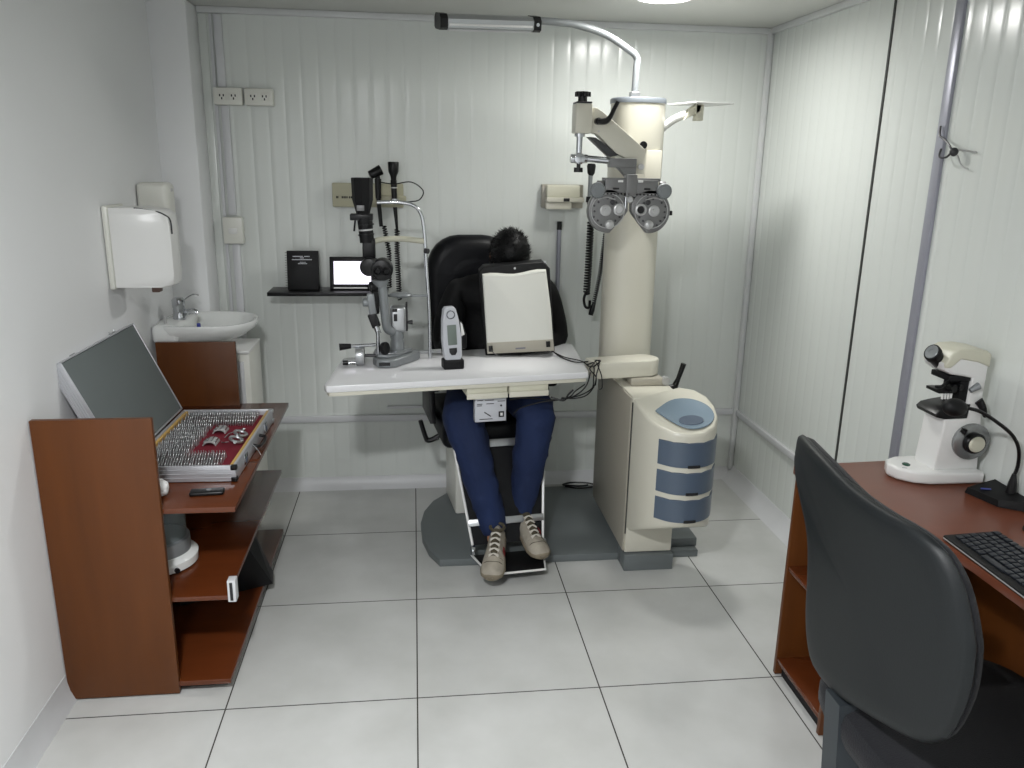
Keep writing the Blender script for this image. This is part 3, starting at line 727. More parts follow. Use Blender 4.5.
# sloping arm: side profile in x-z
MB().prism([(1.296, 1.782), (1.300, 1.872), (1.318, 1.872), (1.345, 1.855), (1.375, 1.832), (1.517, 1.722), (1.517, 1.628), (1.470, 1.628), (1.450, 1.680), (1.40, 1.705), (1.322, 1.775)], 'y', .955, 1.015, .004).build('sloping_arm', 'cream', t)
MB().prism([(1.29, 1.764), (1.318, 1.762), (1.415, 1.698), (1.378, 1.690)], 'y', .957, 1.013, .002).build('lower_link', 'phord', t)
MB().box(1.455, 1.530, 1.015, 1.20, 1.64, 1.715, .006).build('mounting_bracket', 'cream', t)
lv = MB().cyl((1.320, .955, 1.822), (1.320, .930, 1.822), .013, n=12).tube([(1.316, .925, 1.820), (1.345, .920, 1.822), (1.362, .918, 1.838), (1.376, .916, 1.868), (1.388, .914, 1.893)], [.011, .012, .009, .008, .008], 8).build('clamp_lever', 'black', t)
MB().cyl((1.503, .955, 1.655), (1.503, .948, 1.655), .012, n=16).cyl((1.327, .955, 1.785), (1.327, .951, 1.785), .004, n=10).build('bolt', 'phorl', t)
rod = MB().cyl((1.258, .98, 1.776), (1.258, .98, 1.764), .020, n=16).cyl((1.258, .98, 1.765), (1.258, .98, 1.70), .012, n=14).build('vertical_rod', 'chrome', t)
MB().cyl((1.258, .955, 1.682), (1.258, 1.005, 1.682), .022, n=20, bev=.004).cyl((1.224, .98, 1.682), (1.292, .98, 1.682), .017, n=16, bev=.003).build('swivel_joint', 'chrome', t)
MB().cyl((1.258, .98, 1.662), (1.258, .98, 1.645), .008, n=12).cyl((1.258, .98, 1.648), (1.258, .98, 1.630), .018, n=8).build('lower_knob', 'black', t)
MB().cyl((1.29, .98, 1.683), (1.40, .965, 1.674), .013, n=14).build('horizontal_rod', 'chrome', t)

for o_ in [t]: o_.location.z += .012
t = thing('phoropter', 'grey metal phoropter with two round lens batteries in front of the column', 'phoropter', (1.455, .93, 1.5))
MB().box(1.372, 1.478, .925, .975, 1.655, 1.690, .003).prism([(1.405, 1.656), (1.478, 1.656), (1.478, 1.615), (1.445, 1.615)], 'y', .930, .970).build('hanger_bracket', 'phor', t)
br = MB().box(1.352, 1.452, .905, .955, 1.558, 1.614, .003).box(1.462, 1.565, .905, .955, 1.556, 1.610, .003).box(1.345, 1.575, .915, .945, 1.604, 1.616, .002).box(1.435, 1.478, .900, .950, 1.545, 1.63, .004).build('slide_housing', 'phor', t)
m = MB()
for x in (1.412, 1.492): m.box(x-.010, x+.010, .902, .9055, 1.600, 1.608, .001)
m.build('level_windows', 'white', br)
m = MB()
for x in (1.395, 1.52): m.box(x-.012, x+.012, .9025, .9055, 1.572, 1.579)
for k in range(7): m.cyl((1.362+k*.014, .907, 1.556), (1.362+k*.014, .900, 1.556), .0035, n=8)
for k in range(6): m.cyl((1.478+k*.015, .907, 1.554), (1.478+k*.015, .900, 1.554), .0035, n=8)
m.build('scale_marks', 'ink', br)
for x in (1.336, 1.588): MB().cyl((x-.012, .93, 1.592), (x+.012, .93, 1.592), .013, n=14, bev=.002).build('adjust_knob', 'phor', br)
MB().lathe([(.012, 0), (.014, .006), (.010, .011), (.002, .012)], (1.452, .905, 1.535), 16, axis=(0,-1,0)).build('centre_knob', 'phorl', t)
for sg, cx in ((-1, 1.371), (1, 1.538)):
    cz = 1.490; yf = .905
    poly = []
    for k in range(40):
        a = 2*math.pi*k/40; x = math.cos(a); z = math.sin(a)
        rx = .082; rz_ = .086
        px = rx*x; pz = rz_*z
        if z < 0: px += sg*(.0)*z; 
        # inner lower side cut so that the two discs leave a gap widening downward
        inner = -sg*px
        lim = .077 - max(0, -(pz)-.004)*.85
        if inner > lim: px = -sg*lim
        poly.append((cx+px, cz+pz))
    b_ = MB().prism(poly, 'y', yf, yf+.045, .006).build('lens_battery', 'phor', t)
    # rotor rim & details
    m = MB(); m.torus((cx+sg*.004, yf-.001, cz), .066, .0018, (0,1,0), 40, 6); m.build('rim_ring', 'phorl', b_)
    ax = cx-sg*.040
    m = MB(); m.lathe([(.023, 0), (.023, .010), (.017, .012), (.015, .010), (.015, .003)], (ax, yf, cz+.006), 24, axis=(0,-1,0)); a_ = m.build('aperture_ring', 'phorl', b_)
    MB().lathe([(.0145, 0), (.0145, .004)], (ax, yf, cz+.006), 20, axis=(0,-1,0)).build('aperture_glass', 'ink' if sg > 0 else 'diffuser', a_)
    m = MB(); m.lathe([(.022, 0), (.022, .008), (.018, .010), (.018, .006), (.008, .006), (.008, .014), (.002, .014)], (cx+sg*.014, yf, cz+.002), 24, axis=(0,-1,0)); m.build('cylinder_knob', 'phorl', b_)
    m = MB(); m.lathe([(.018, 0), (.018, .008), (.012, .014), (.002, .015)], (cx-sg*.004, yf, cz-.052), 20, axis=(0,-1,0)); m.build('axis_knob', 'phorl', b_)
    m = MB(); m.lathe([(.030, 0), (.031, .012), (.028, .018), (.016, .019), (.016, .023), (.002, .024)], (cx+sg*.050, yf+.006, cz+.078), 28, axis=(0,-1,0)); w = m.build('weak_sphere_dial', 'phorl' if 0 else 'steelgrey', b_)
    m = MB()
    for k in range(20):
        a = 2*math.pi*k/20; m.box(cx+sg*.05+.026*math.cos(a)-.001, cx+sg*.05+.026*math.cos(a)+.001, yf-.0135, yf-.0115, cz+.078+.026*math.sin(a)-.001, cz+.078+.026*math.sin(a)+.001)
    m.build('dial_marks', 'phord', w)
    m = MB(); m.tube([(cx-.035+sg*.012, yf-.001, cz+.044), (cx+sg*.012, yf-.002, cz+.052), (cx+.035+sg*.012, yf-.001, cz+.044)], .003, 6); m.build('scale_arc', 'phorl', b_)
    m = MB()
    for k in range(16):
        a = R(360*k/16); rr = .050+.006*(k % 2); m.cyl((cx+sg*.008+rr*math.cos(a), yf+.001, cz-.002+rr*math.sin(a)), (cx+sg*.008+rr*math.cos(a), yf-.003, cz-.002+rr*math.sin(a)), .0045, n=8)
    m.build('rivets', 'phord', b_)
    m = MB(); m.lathe([(.010, 0), (.010, .006), (.004, .008)], (cx-sg*.012, yf, cz+.034), 16, axis=(0,-1,0)); m.build('small_knob', 'phord', b_)
MB().box(1.616, 1.634, .92, .94, 1.474, 1.492, .002).build('side_knob', 'black', t)
MB().cyl((1.435, .90, 1.545), (1.435, .90, 1.50), .003, n=8).build('reading_rod_clip', 'chrome', t)

t.location.z += .008
t = thing('projector_shelf', 'white tray on a short angled arm at the right of the column top', 'tray', (1.68, 1.3, 1.85))
MB().tube([(1.672, 1.27, 1.825), (1.715, 1.25, 1.862), (1.765, 1.235, 1.885)], .017, 12).build('angled_arm', 'white', t)
MB().prism([(1.752, 1.862), (1.820, 1.895), (1.828, 1.925), (1.800, 1.925), (1.77, 1.905)], 'y', 1.215, 1.255, .003).build('bracket', 'creamy', t)
MB().box(1.800, 1.835, 1.215, 1.255, 1.860, 1.925, .003).build('bracket_end', 'creamy', t)
T = Matrix.Translation((1.835, 1.26, 1.930)) @ Euler((R(0), R(0), R(18))).to_matrix().to_4x4()
MB(T).box(-.098, .098, -.10, .10, -.004, .002, .001).build('tray_plate', 'white', t)

# ------------------------------------------------------------------ slit lamp
t = thing('slit_lamp', 'grey and black slit lamp with joystick base at the left of the white table', 'slit lamp', (.50, 1.12, .8455))
Z0 = .846
bp = [(.428, 1.16), (.432, 1.06), (.452, 1.015), (.490, 1.0), (.530, 1.01), (.60, 1.11), (.628, 1.155), (.628, 1.185), (.60, 1.20), (.44, 1.20)]
MB().prism(bp, 'z', Z0, Z0+.036, .008, 3).build('base', 'steelgrey', t)
MB().prism([(.50+(x-.51)*.80, 1.10+(y-1.10)*.75) for x, y in bp], 'z', Z0+.036, Z0+.050, .006).build('base_top', 'steelgrey', t)
MB().obox((.482, 1.000, Z0+.018), (.045, .006, .013), (0,0,6)).build('base_label', 'ink', t)
MB().obox((.508, 1.065, Z0+.054), (.045, .05, .006), (0,0,10), .002).build('friction_plate', 'chrome', t)
MB().cyl((.455, 1.06, Z0+.045), (.455, 1.06, Z0+.145), .008, n=12).build('joystick_shaft', 'chrome', t)
MB().cyl((.475, 1.045, Z0+.075), (.492, 1.035, Z0+.078), .027, n=20, bev=.004).build('lock_knob', 'black', t)
lv = MB().cyl((.445, 1.06, Z0+.088), (.345, 1.045, Z0+.086), .007, n=10).build('side_lever', 'chrome', t)
MB().cyl((.345, 1.045, Z0+.086), (.298, 1.038, Z0+.084), .010, .015, 14).build('lever_grip', 'black', lv)
MB().cyl((.400, 1.06, Z0+.042), (.445, 1.06, Z0+.042), .007, n=10).build('wheel_axle', 'phord', t)
MB().cyl((.362, 1.06, Z0+.042), (.398, 1.06, Z0+.042), .040, n=24, bev=.002).build('rail_wheel', 'alu', t)
MB().cyl((.308, 1.06, Z0+.012), (.33, 1.06, Z0+.012), .010, n=12).build('rail_end', 'black', t)
MB().cyl((.33, 1.06, Z0+.012), (.37, 1.06, Z0+.012), .005, n=10).build('rail_bar', 'chrome', t)
MB().lathe([(.030, 0), (.030, .03), (.026, .045), (.030, .055), (.026, .085)], (.532, 1.14, Z0+.048), 20).build('pivot_block', 'steelgrey', t)
MB().box(.505, .572, 1.12, 1.18, Z0+.125, Z0+.235, .012, 3).build('illumination_housing', 'alu', t)
m = MB()
m.box(.520, .535, 1.115, 1.121, Z0+.175, Z0+.205, .001); m.box(.515, .535, 1.115, 1.121, Z0+.215, Z0+.228, .001); m.box(.570, .578, 1.13, 1.17, Z0+.13, Z0+.25, .002)
m.build('housing_window', 'ink', t)
MB().lathe([(.006, 0), (.010, .02), (.002, .022)], (.578, 1.15, Z0+.165), 12, axis=(1,0,0)).build('housing_screw', 'phord', t)
arm = MB().tube([(.470, 1.10, Z0+.345), (.478, 1.10, Z0+.30), (.484, 1.10, Z0+.22), (.492, 1.105, Z0+.15), (.515, 1.12, Z0+.128)], [.022, .020, .019, .019, .017], 12).build('microscope_arm', 'steelgrey', t)
MB().lathe([(.022, -.012), (.034, .006), (.036, .018), (.02, .022)], (.468, 1.10, Z0+.335), 20).build('cradle', 'steelgrey', arm)
MB().cyl((.424, 1.085, Z0+.405), (.430, 1.17, Z0+.405), .037, n=28, bev=.006).build('filter_drum', 'black', t)
dr_ = MB().cyl((.478, 1.065, Z0+.395), (.478, 1.155, Z0+.395), .044, n=28, bev=.006).build('magnification_drum', 'black', t)
MB().lathe([(.020, 0), (.020, .016), (.014, .020), (.010, .012)], (.462, 1.066, Z0+.395), 18, axis=(0,-1,0)).build('eyepiece', 'blackmat', dr_)
MB().lathe([(.018, 0), (.018, .016), (.013, .020), (.009, .012)], (.496, 1.066, Z0+.392), 18, axis=(0,-1,0)).build('eyepiece', 'blackmat', dr_)
MB().cyl((.425, 1.09, Z0+.325), (.455, 1.10, Z0+.325), .021, n=18, bev=.004).build('focus_knob', 'black', t)
MB().box(.432, .462, 1.09, 1.13, Z0+.21, Z0+.375, .006).build('rear_bracket', 'blackmat', t)
MB().obox((.432, 1.09, Z0+.255), (.030, .03, .085), (0, -6, 0), .004).build('slit_controls', 'steelgrey', t)
MB().cyl((.395, 1.09, Z0+.26), (.42, 1.09, Z0+.26), .017, n=14, bev=.003).build('small_knob', 'steelgrey', t)
MB().obox((.440, 1.09, Z0+.185), (.036, .03, .06), (0, -20, 0), .004).build('mirror_holder', 'black', t)
MB().cyl((.447, 1.085, Z0+.16), (.458, 1.08, Z0+.13), .012, n=12).build('joint', 'chrome', t)
MB().box(.398, .450, 1.13, 1.18, Z0+.435, Z0+.515, .005).build('slit_housing', 'black', t)
MB().cyl((.417, 1.15, Z0+.50), (.410, 1.15, Z0+.60), .029, .031, 20).build('lamp_tube', 'blackmat', t)
m = MB(); m.box(.352, .444, 1.125, 1.18, Z0+.590, Z0+.616, .004); m.cyl((.366, 1.15, Z0+.545), (.372, 1.15, Z0+.592), .004, n=8); m.build('lamp_collar', 'black', t)
for z in (.535, .555, .575): MB().cyl((.4145, 1.15, Z0+z-.006), (.414, 1.15, Z0+z), .033, n=20).build('lamp_ring', 'black' if z != .555 else 'phorl', t)
MB().lathe([(.026, 0), (.034, .03), (.042, .06), (.044, .145), (.040, .147), (.002, .147)], (.404, 1.15, Z0+.612), 8).build('lamp_house', 'blackmat', t, angle=20)
MB().box(.382, .412, 1.103, 1.108, Z0+.630, Z0+.652, .001).build('lamp_label', 'phor', t)

t = thing('head_rest', 'chrome chin and forehead rest frame standing beside the slit lamp', 'head rest', (.6, 1.17, .846))
MB().cyl((.628, 1.175, Z0+.028), (.72, 1.19, Z0+.030), .008, n=12).build('foot_bar', 'alu', t)
MB().tube([(.672, 1.175, Z0+.0), (.670, 1.178, Z0+.20), (.660, 1.18, Z0+.40), (.652, 1.18, Z0+.55), (.638, 1.18, Z0+.62), (.605, 1.18, Z0+.652), (.55, 1.18, Z0+.662), (.46, 1.185, Z0+.660)], .008, 12).build('frame', 'chrome', t)
MB().tube([(.440, 1.19, Z0+.495), (.465, 1.205, Z0+.506), (.55, 1.215, Z0+.510), (.62, 1.19, Z0+.506), (.652, 1.18, Z0+.504)], .012, 10).build('forehead_band', 'creamy', t)
MB().box(.49, .665, 1.165, 1.185, Z0+.270, Z0+.280, .003).ell((.55, 1.15, Z0+.282), (.05, .03, .012), nu=18, nv=8).build('chin_rest', 'steelgrey', t)
MB().cyl((.655, 1.165, Z0+.465), (.668, 1.155, Z0+.465), .011, n=12).build('height_knob', 'phord', t)

# ------------------------------------------------------------------ hand-held device
t = thing('handheld_tonometer', 'light grey handheld instrument with small display standing in a black dock', 'medical instrument', (.762, 1.0, .846), 10)
F = frame(t)
MB(F).box(-.043, .043, -.030, .030, 0, .040, .006, 3).build('dock', 'blackmat', t)
T = F @ Matrix.Translation((0, 0, .025)) @ Matrix.Rotation(R(-4), 4, 'X') @ Matrix.Rotation(R(-3), 4, 'Y')
bd = MB(T).prism([(-.026, 0), (.026, 0), (.037, .025), (.040, .10), (.033, .18), (.024, .222), (.015, .232), (-.018, .232), (-.026, .222), (-.034, .18), (-.040, .10), (-.037, .025)], 'y', -.024, .018, .006, 3).build('body', 'pgrey', t)
MB(T).box(-.019, .019, -.0265, -.0235, .075, .158, .002).build('display', 'screenlcd', bd)
MB(T).torus((0, -.024, .200), .016, .003, (0,1,0), 24, 6).build('button_ring', 'chrome', bd)
MB(T).prism([(-.016, .062), (.016, .062), (.016, .045), (.008, .033), (-.008, .033), (-.016, .045)], 'y', -.0275, -.0235, .001).build('keypad', 'ink', bd)
MB(T).prism([(.038, .05), (.062, .055), (.066, .105), (.052, .160), (.040, .170)], 'y', -.010, .016, .003).build('grip', 'black', bd)
MB(T).prism([(.041, .105), (.056, .112), (.048, .158), (.041, .165)], 'y', -.0125, -.009, .001).build('side_panel', 'white', bd)

# ------------------------------------------------------------------ white and black vision tester
t = thing('vision_tester', 'white and black box shaped vision tester upright on the table before the patient', 'medical instrument', (1.075, 1.235, .846), -3)
F = frame(t) @ Matrix.Rotation(R(-4.8), 4, 'Y')
W = .155
MB(F).prism([(-W, -.010), (W, .006), (W-.002, .375), (W-.03, .408), (-W+.02, .405), (-W-.002, .385)], 'y', -.020, .080, .008, 3).build('black_housing', 'blackmat', t)
poly = [(-W+.008, .028), (W-.006, .018), (W-.010, .20), (W-.022, .375)]
for k in range(9):
    u = 1-k/8; poly.append((-W+.012+u*(2*W-.036), .372+.006*math.cos((u-.5)*2*math.pi*1.3)*-1))
MB(F).prism(poly, 'y', -.052, -.018, .010, 3).build('white_cover', 'offwhite', t)
MB(F).prism([(-W+.008, .026), (W-.006, .016), (W-.008, .068), (-W+.010, .075)], 'y', -.0545, -.050, .001).build('rear_panel', 'greige', t)
for x in (-W+.024, W-.032): MB(F).box(x-.009, x+.009, -.062, -.053, .036, .062, .002).build('connector', 'black', t)
MB(F).box(-.022, .022, -.0560, -.0535, .036, .043).build('label_strip', 'inkgrey', t)
MB(F).cyl((0, -.022, .388), (0, -.018, .388), .005, n=12).build('lock_screw', 'phorl', t)
MB(F).tube([(W-.006, .0, .20), (W-.006, .0, .372), (W-.020, .01, .404)], .003, 6, smooth=False).build('edge_strip', 'chrome', t)
for x in (-.13, .13):
    MB(F).cyl((x, .03, .012 if x < 0 else -.004), (x, .03, .02), .012, n=12).build('foot', 'black', t)
MB(F).tube([(-W+.024, -.062, .045), (-.10, -.075, .020), (-.02, -.075, .012), (.08, -.07, .010), (.14, -.06, .012)], .002, 6).build('cable', 'black', t)

# ------------------------------------------------------------------ cables at the right end of the table
t = thing('cable_bundle', 'tangle of black cables draped over the right end of the white table', 'cable', (1.3, .95, .846))
def wire(pts, r=.0028, name='cable'): return MB().tube(pts, r, 6).build(name, 'black', t)
wire([(1.215, 1.22, .870), (1.24, 1.17, .851), (1.29, 1.06, .850), (1.345, 1.02, .862), (1.375, .97, .876), (1.352, .90, .84), (1.335, .86, .80), (1.30, .84, .765), (1.25, .84, .752), (1.20, .86, .75)])
wire([(1.205, 1.22, .868), (1.26, 1.15, .851), (1.32, 1.07, .852), (1.338, .99, .848), (1.345, .93, .86), (1.33, .86, .83), (1.322, .85, .79), (1.27, .85, .760), (1.20, .87, .742)])
wire([(1.33, 1.00, .852), (1.35, .95, .875), (1.33, .90, .873), (1.32, .89, .86), (1.345, .88, .83), (1.34, .86, .80)])
wire([(1.36, .95, .874), (1.372, .90, .83), (1.372, .88, .785), (1.36, .88, .778)], .0024)
wire([(1.32, .875, .852), (1.305, .87, .80), (1.27, .87, .762), (1.22, .88, .738), (1.12, .90, .72), (1.04, .92, .69), (1.01, .93, .66)])
wire([(1.30, .88, .80), (1.26, .87, .775), (1.235, .87, .75), (1.18, .88, .735), (1.05, .88, .745), (.99, .89, .735)])
wire([(1.25, .87, .78), (1.23, .87, .76), (1.21, .87, .735), (1.16, .89, .745)], .004)
wire([(1.345, .93, .862), (1.365, .925, .880), (1.375, .945, .884), (1.362, .965, .878), (1.345, .95, .866)])
t = tag(MB().tube([(1.38, 1.622, .039), (1.44, 1.585, .042), (1.52, 1.60, .041), (1.545, 1.625, .039), (1.50, 1.65, .043), (1.42, 1.665, .041), (1.372, 1.648, .039), (1.39, 1.618, .046), (1.45, 1.60, .048), (1.50, 1.615, .046)], .0045, 6).build('floor_cable', 'black'), 'loop of black cable lying on the grey base plate behind the column', 'cable')
# ------------------------------------------------------------------ exam chair
t = thing('exam_chair', 'black vinyl patient examination chair with footrest on a white pedestal', 'chair', (.93, 1.40, .034), 7)
F = frame(t)     # local: -y forward, x right (seen from the camera)
MB(F).box(-.150, .130, -.06, .22, .0005, .42, .012).build('pedestal', 'offwhite', t)
MB(F).box(-.245, .245, -.30, .24, .42, .535, .035, 4).build('seat', 'vinyl', t)
bk = MB(); rs = []
def backring(y):
    pts = []
    w, z0, z1, r = .212, .58, 1.300, .155
    for a, cx, cz in ((0, w-.03, z0+.03), (90, w-r, z1-r), (180, -w+r, z1-r), (270, -w+.03, z0+.03)):
        rr = .03 if cz < .9 else r+.0
        base = {0: -90, 90: 0, 180: 90, 270: 180}[a]
        for k in range(7):
            an = R(base+15*k); pts.append(Vector((cx+rr*math.cos(an), y, cz+rr*math.sin(an))))
    return pts
def scl(P, k): 
    c = sum(P, Vector())/len(P); return [Vector((c.x+(p.x-c.x)*k, p.y, c.z+(p.z-c.z)*k)) for p in P]
BK = F @ Matrix.Translation((-.010, .245, 0)) @ Matrix.Rotation(R(-3), 4, 'X')
b_ = MB(BK); b_.rings([scl(backring(-.052), .80), scl(backring(-.048), .90), scl(backring(-.030), .97), backring(-.01), backring(.025), scl(backring(.04), .97)]); b_ = b_.build('backrest', 'vinyl', t, angle=60)
MB(BK).ell((.0, -.038, 1.13), (.15, .018, .09)).build('head_cushion', 'vinyl', b_)
MB(F).box(-.06, .06, .20, .25, .44, .75, .01).build('back_support', 'black', t)
for sx in (-1, 1):
    MB(F).box(sx*.268-.035, sx*.268+.035, -.20, .15, .655, .70, .018, 3).build('armrest', 'vinyl', t)
    MB(F).prism([(-.16, .50), (.10, .50), (.10, .655), (-.12, .655)], 'x', sx*.268-.014, sx*.268+.014, .004).build('arm_support', 'black', t)
lg = MB(F)
# leg rest: trapezoid panel
def legquad(w0, w1, y0_, z0_, y1_, z1_, th, off=0):
    a = Vector((0, y1_-y0_, z1_-z0_)).normalized(); nrm = Vector((0, -a.z, a.y)) 
    if nrm.y > 0: nrm = -nrm
    P = [Vector((-w0, y0_, z0_)), Vector((w0, y0_, z0_)), Vector((w1, y1_, z1_)), Vector((-w1, y1_, z1_))]
    P = [p+nrm*off for p in P]; Q = [p-nrm*th for p in P]
    return P+Q, [(0,1,2,3), (7,6,5,4), (0,4,5,1), (1,5,6,2), (2,6,7,3), (3,7,4,0)]
LY0, LZ0, LY1, LZ1 = -.31, .455, -.515, .062
lg.add(*legquad(.200, .150, LY0, LZ0, LY1, LZ1, .03)); lg = lg.build('leg_rest', 'vinyl', t)
for sx in (-1, 1):
    m = MB(F)
    m.tube([(sx*.205, LY0-.004, LZ0+.01), (sx*.155, LY1-.006, LZ1)], .006, 8, smooth=False).build('edge_trim', 'white', lg)
m = MB(F); m.obox((0, LY0-.016, LZ0-.004), (.41, .008, .034), (-28, 0, 0), .002); m.build('metal_strip', 'alu', lg)
m = MB(F); m.obox((0, LY1+.035, LZ1+.088), (.335, .008, .030), (-28, 0, 0), .002); m.build('metal_strip', 'alu', lg)
fp = MB(F); fp.prism([(-.158, -.515), (.158, -.515), (.115, -.695), (-.115, -.695)], 'z', .005, .016, .003); fp = fp.build('foot_plate', 'blackmat', t)
m = MB(F); m.tube([(-.158, -.515, .016), (-.118, -.698, .016), (.118, -.698, .016), (.158, -.515, .016)], .005, 8, smooth=False); m.build('foot_plate_rim', 'white', fp)
for sx in (-1, 1):
    m = MB(F); m.cyl((sx*.148, -.535, .05), (sx*.165, -.535, .05), .022, n=16, bev=.003); m.build('hinge', 'chrome', fp)
m = MB(F); m.cyl((-.20, -.10, .44), (-.265, -.10, .405), .011, n=10); m.tube([(-.235, -.10, .415), (-.280, -.10, .402), (-.295, -.10, .42), (-.318, -.10, .50)], [.012, .013, .011, .010], 8); m.build('recline_lever', 'black', t)
for v in t.children:
    pass

# ------------------------------------------------------------------ the patient
t = thing('person', 'person in black jacket, dark blue jeans and worn white sneakers, head bowed, seated', 'person', (.95, 1.45, .61), 0)
def skin(name, chains, m, parent, sub=2, rootidx=0):
    """chains: dict name -> list of (pos, radius); first point may be ('@', key, index) to connect"""
    vs, es, rad, idx = [], [], [], {}
    for key, pts in chains:
        prev = None
        for i, p in enumerate(pts):
            if p[0] == '@': prev = idx[(p[1], p[2])]; continue
            vs.append(Vector(p[0])); r = p[1]; rad.append(r if isinstance(r, tuple) else (r, r)); cur = len(vs)-1; idx[(key, i)] = cur
            if prev is not None: es.append((prev, cur))
            prev = cur
    rt = parent
    while rt.parent: rt = rt.parent
    inv = rootmat(rt).inverted()
    me = bpy.data.meshes.new(name); me.from_pydata([tuple(inv @ v) for v in vs], es, [])
    o = bpy.data.objects.new(name, me); C.objects.link(o); o.parent = parent
    md = o.modifiers.new('Skin', 'SKIN'); md.use_smooth_shade = True; md.branch_smoothing = .6
    if not me.skin_vertices: me.attributes
    for i, sv in enumerate(me.skin_vertices[0].data): sv.radius = rad[i]; sv.use_root = (i == rootidx)
    s = o.modifiers.new('Subsurf', 'SUBSURF'); s.levels = sub; s.render_levels = sub
    me.materials.append(M[m]); return o
hipL, kneeL, ankL = (.862, 1.42, .655), (.800, 1.01, .640), (.940, .915, .140)
hipR, kneeR, ankR = (1.045, 1.43, .655), (1.128, 1.03, .640), (1.062, 1.005, .165)
shL, elL, haL = (.815, 1.50, 1.095), (.745, 1.50, .85), (.845, 1.27, .765)
shR, elR, haR = (1.215, 1.52, 1.095), (1.285, 1.52, .86), (1.16, 1.30, .765)
head = Vector((1.040, 1.405, 1.262))
def mid(a, b, k): return tuple(Vector(a)*(1-k)+Vector(b)*k)
body = [('torso', [((.950, 1.46, .66), (.13, .10)), ((.965, 1.50, .82), (.125, .095)), ((.985, 1.53, .98), (.145, .10)), ((1.00, 1.52, 1.09), (.10, .08)), ((1.02, 1.485, 1.165), .055), ((1.035, 1.45, 1.215), .055)]),
        ('aL', [('@', 'torso', 3), (shL, .055), (mid(shL, elL, .5), .045), (elL, .038), (mid(elL, haL, .6), .034), (haL, .024)]),
        ('aR', [('@', 'torso', 3), (shR, .055), (mid(shR, elR, .5), .045), (elR, .038), (mid(elR, haR, .6), .034), (haR, .024)]),
        ('lL', [('@', 'torso', 0), (hipL, .078), (mid(hipL, kneeL, .5), .070), (kneeL, .055), (mid(kneeL, ankL, .35), .052), (ankL, .034), ((.918, .86, .11), .022)]),
        ('lR', [('@', 'torso', 0), (hipR, .078), (mid(hipR, kneeR, .5), .070), (kneeR, .055), (mid(kneeR, ankR, .35), .052), (ankR, .034), ((1.075, .95, .12), .022)])]
for key, ha, sg in (('aL', haL, 1), ('aR', haR, -1)):
    palm = (ha[0]+sg*.025, ha[1]-.05, ha[2]+.0)
    body.append((key+'p', [('@', key, 5), (palm, (.030, .014))]))
    for k in range(4):
        L_ = (.060, .070, .066, .052)[k]; off = (-.024+.016*k)
        b0 = (palm[0]+off, palm[1]-.018, palm[2]); b1 = (b0[0]+sg*.008, b0[1]-L_*.5, b0[2]-.002); b2 = (b1[0]+sg*.006, b1[1]-L_*.38, b1[2]-.016)
        body.append((key+'f%d' % k, [('@', key+'p', 1), (b0, .0088), (b1, .0080), (b2, .0066)]))
    th = (palm[0]+sg*.034, palm[1]+.004, palm[2]-.003)
    body.append((key+'t', [('@', key+'p', 1), (th, .0098), ((th[0]+sg*.012, th[1]-.030, th[2]-.008), .0082)]))
bodyo = skin('body', body, 'skin', t)
# head: shaped lathe, crown towards the camera and up, face down
Qh = Matrix.Translation(head) @ Euler((R(52), 0, R(4))).to_matrix().to_4x4()     # local z = crown, -y = face
hm = MB(Qh); rs = []
prof = [(-.118, .030, -.030), (-.112, .042, -.026), (-.095, .055, -.016), (-.070, .064, -.006), (-.040, .072, .002), (-.005, .077, .006), (.030, .078, .006), (.062, .072, .004), (.090, .055, .002), (.108, .032, .0), (.115, .010, 0)]
for z, r, dy in prof:
    ring = []
    for k in range(28):
        a = 2*math.pi*k/28; x = r*math.cos(a); y = r*1.22*math.sin(a)+dy
        if y < 0 and abs(math.cos(a)) < .22:        # nose, brow and lips on the face side
            if -.045 < z < -.0: y -= .016*(1-abs(math.cos(a))/.22)*(1 if z < -.02 else .6)
            if -.08 < z < -.06: y -= .006
        if y < -.03 and .2 < abs(math.cos(a)) < .55 and -.01 < z < .01: y += .008
        ring.append(Vector((x, y, z)))
    rs.append(ring)
hm.rings(rs); ho = hm.build('head', 'skin', bodyo, angle=80)
md = ho.modifiers.new('Subsurf', 'SUBSURF'); md.levels = 1; md.render_levels = 1
for sx in (-1, 1):
    MB(Qh).ell((sx*.080, .012, -.022), (.008, .018, .030), (0, sx*12, 0), 12, 8).build('ear', 'skin', ho)
    MB(Qh).ell((sx*.030, -.078, .0), (.012, .008, .010), nu=12, nv=8).build('eye', 'white', ho)
MB(Qh).ell((0, -.083, -.070), (.024, .006, .007), nu=12, nv=6).build('mouth', 'brown', ho)
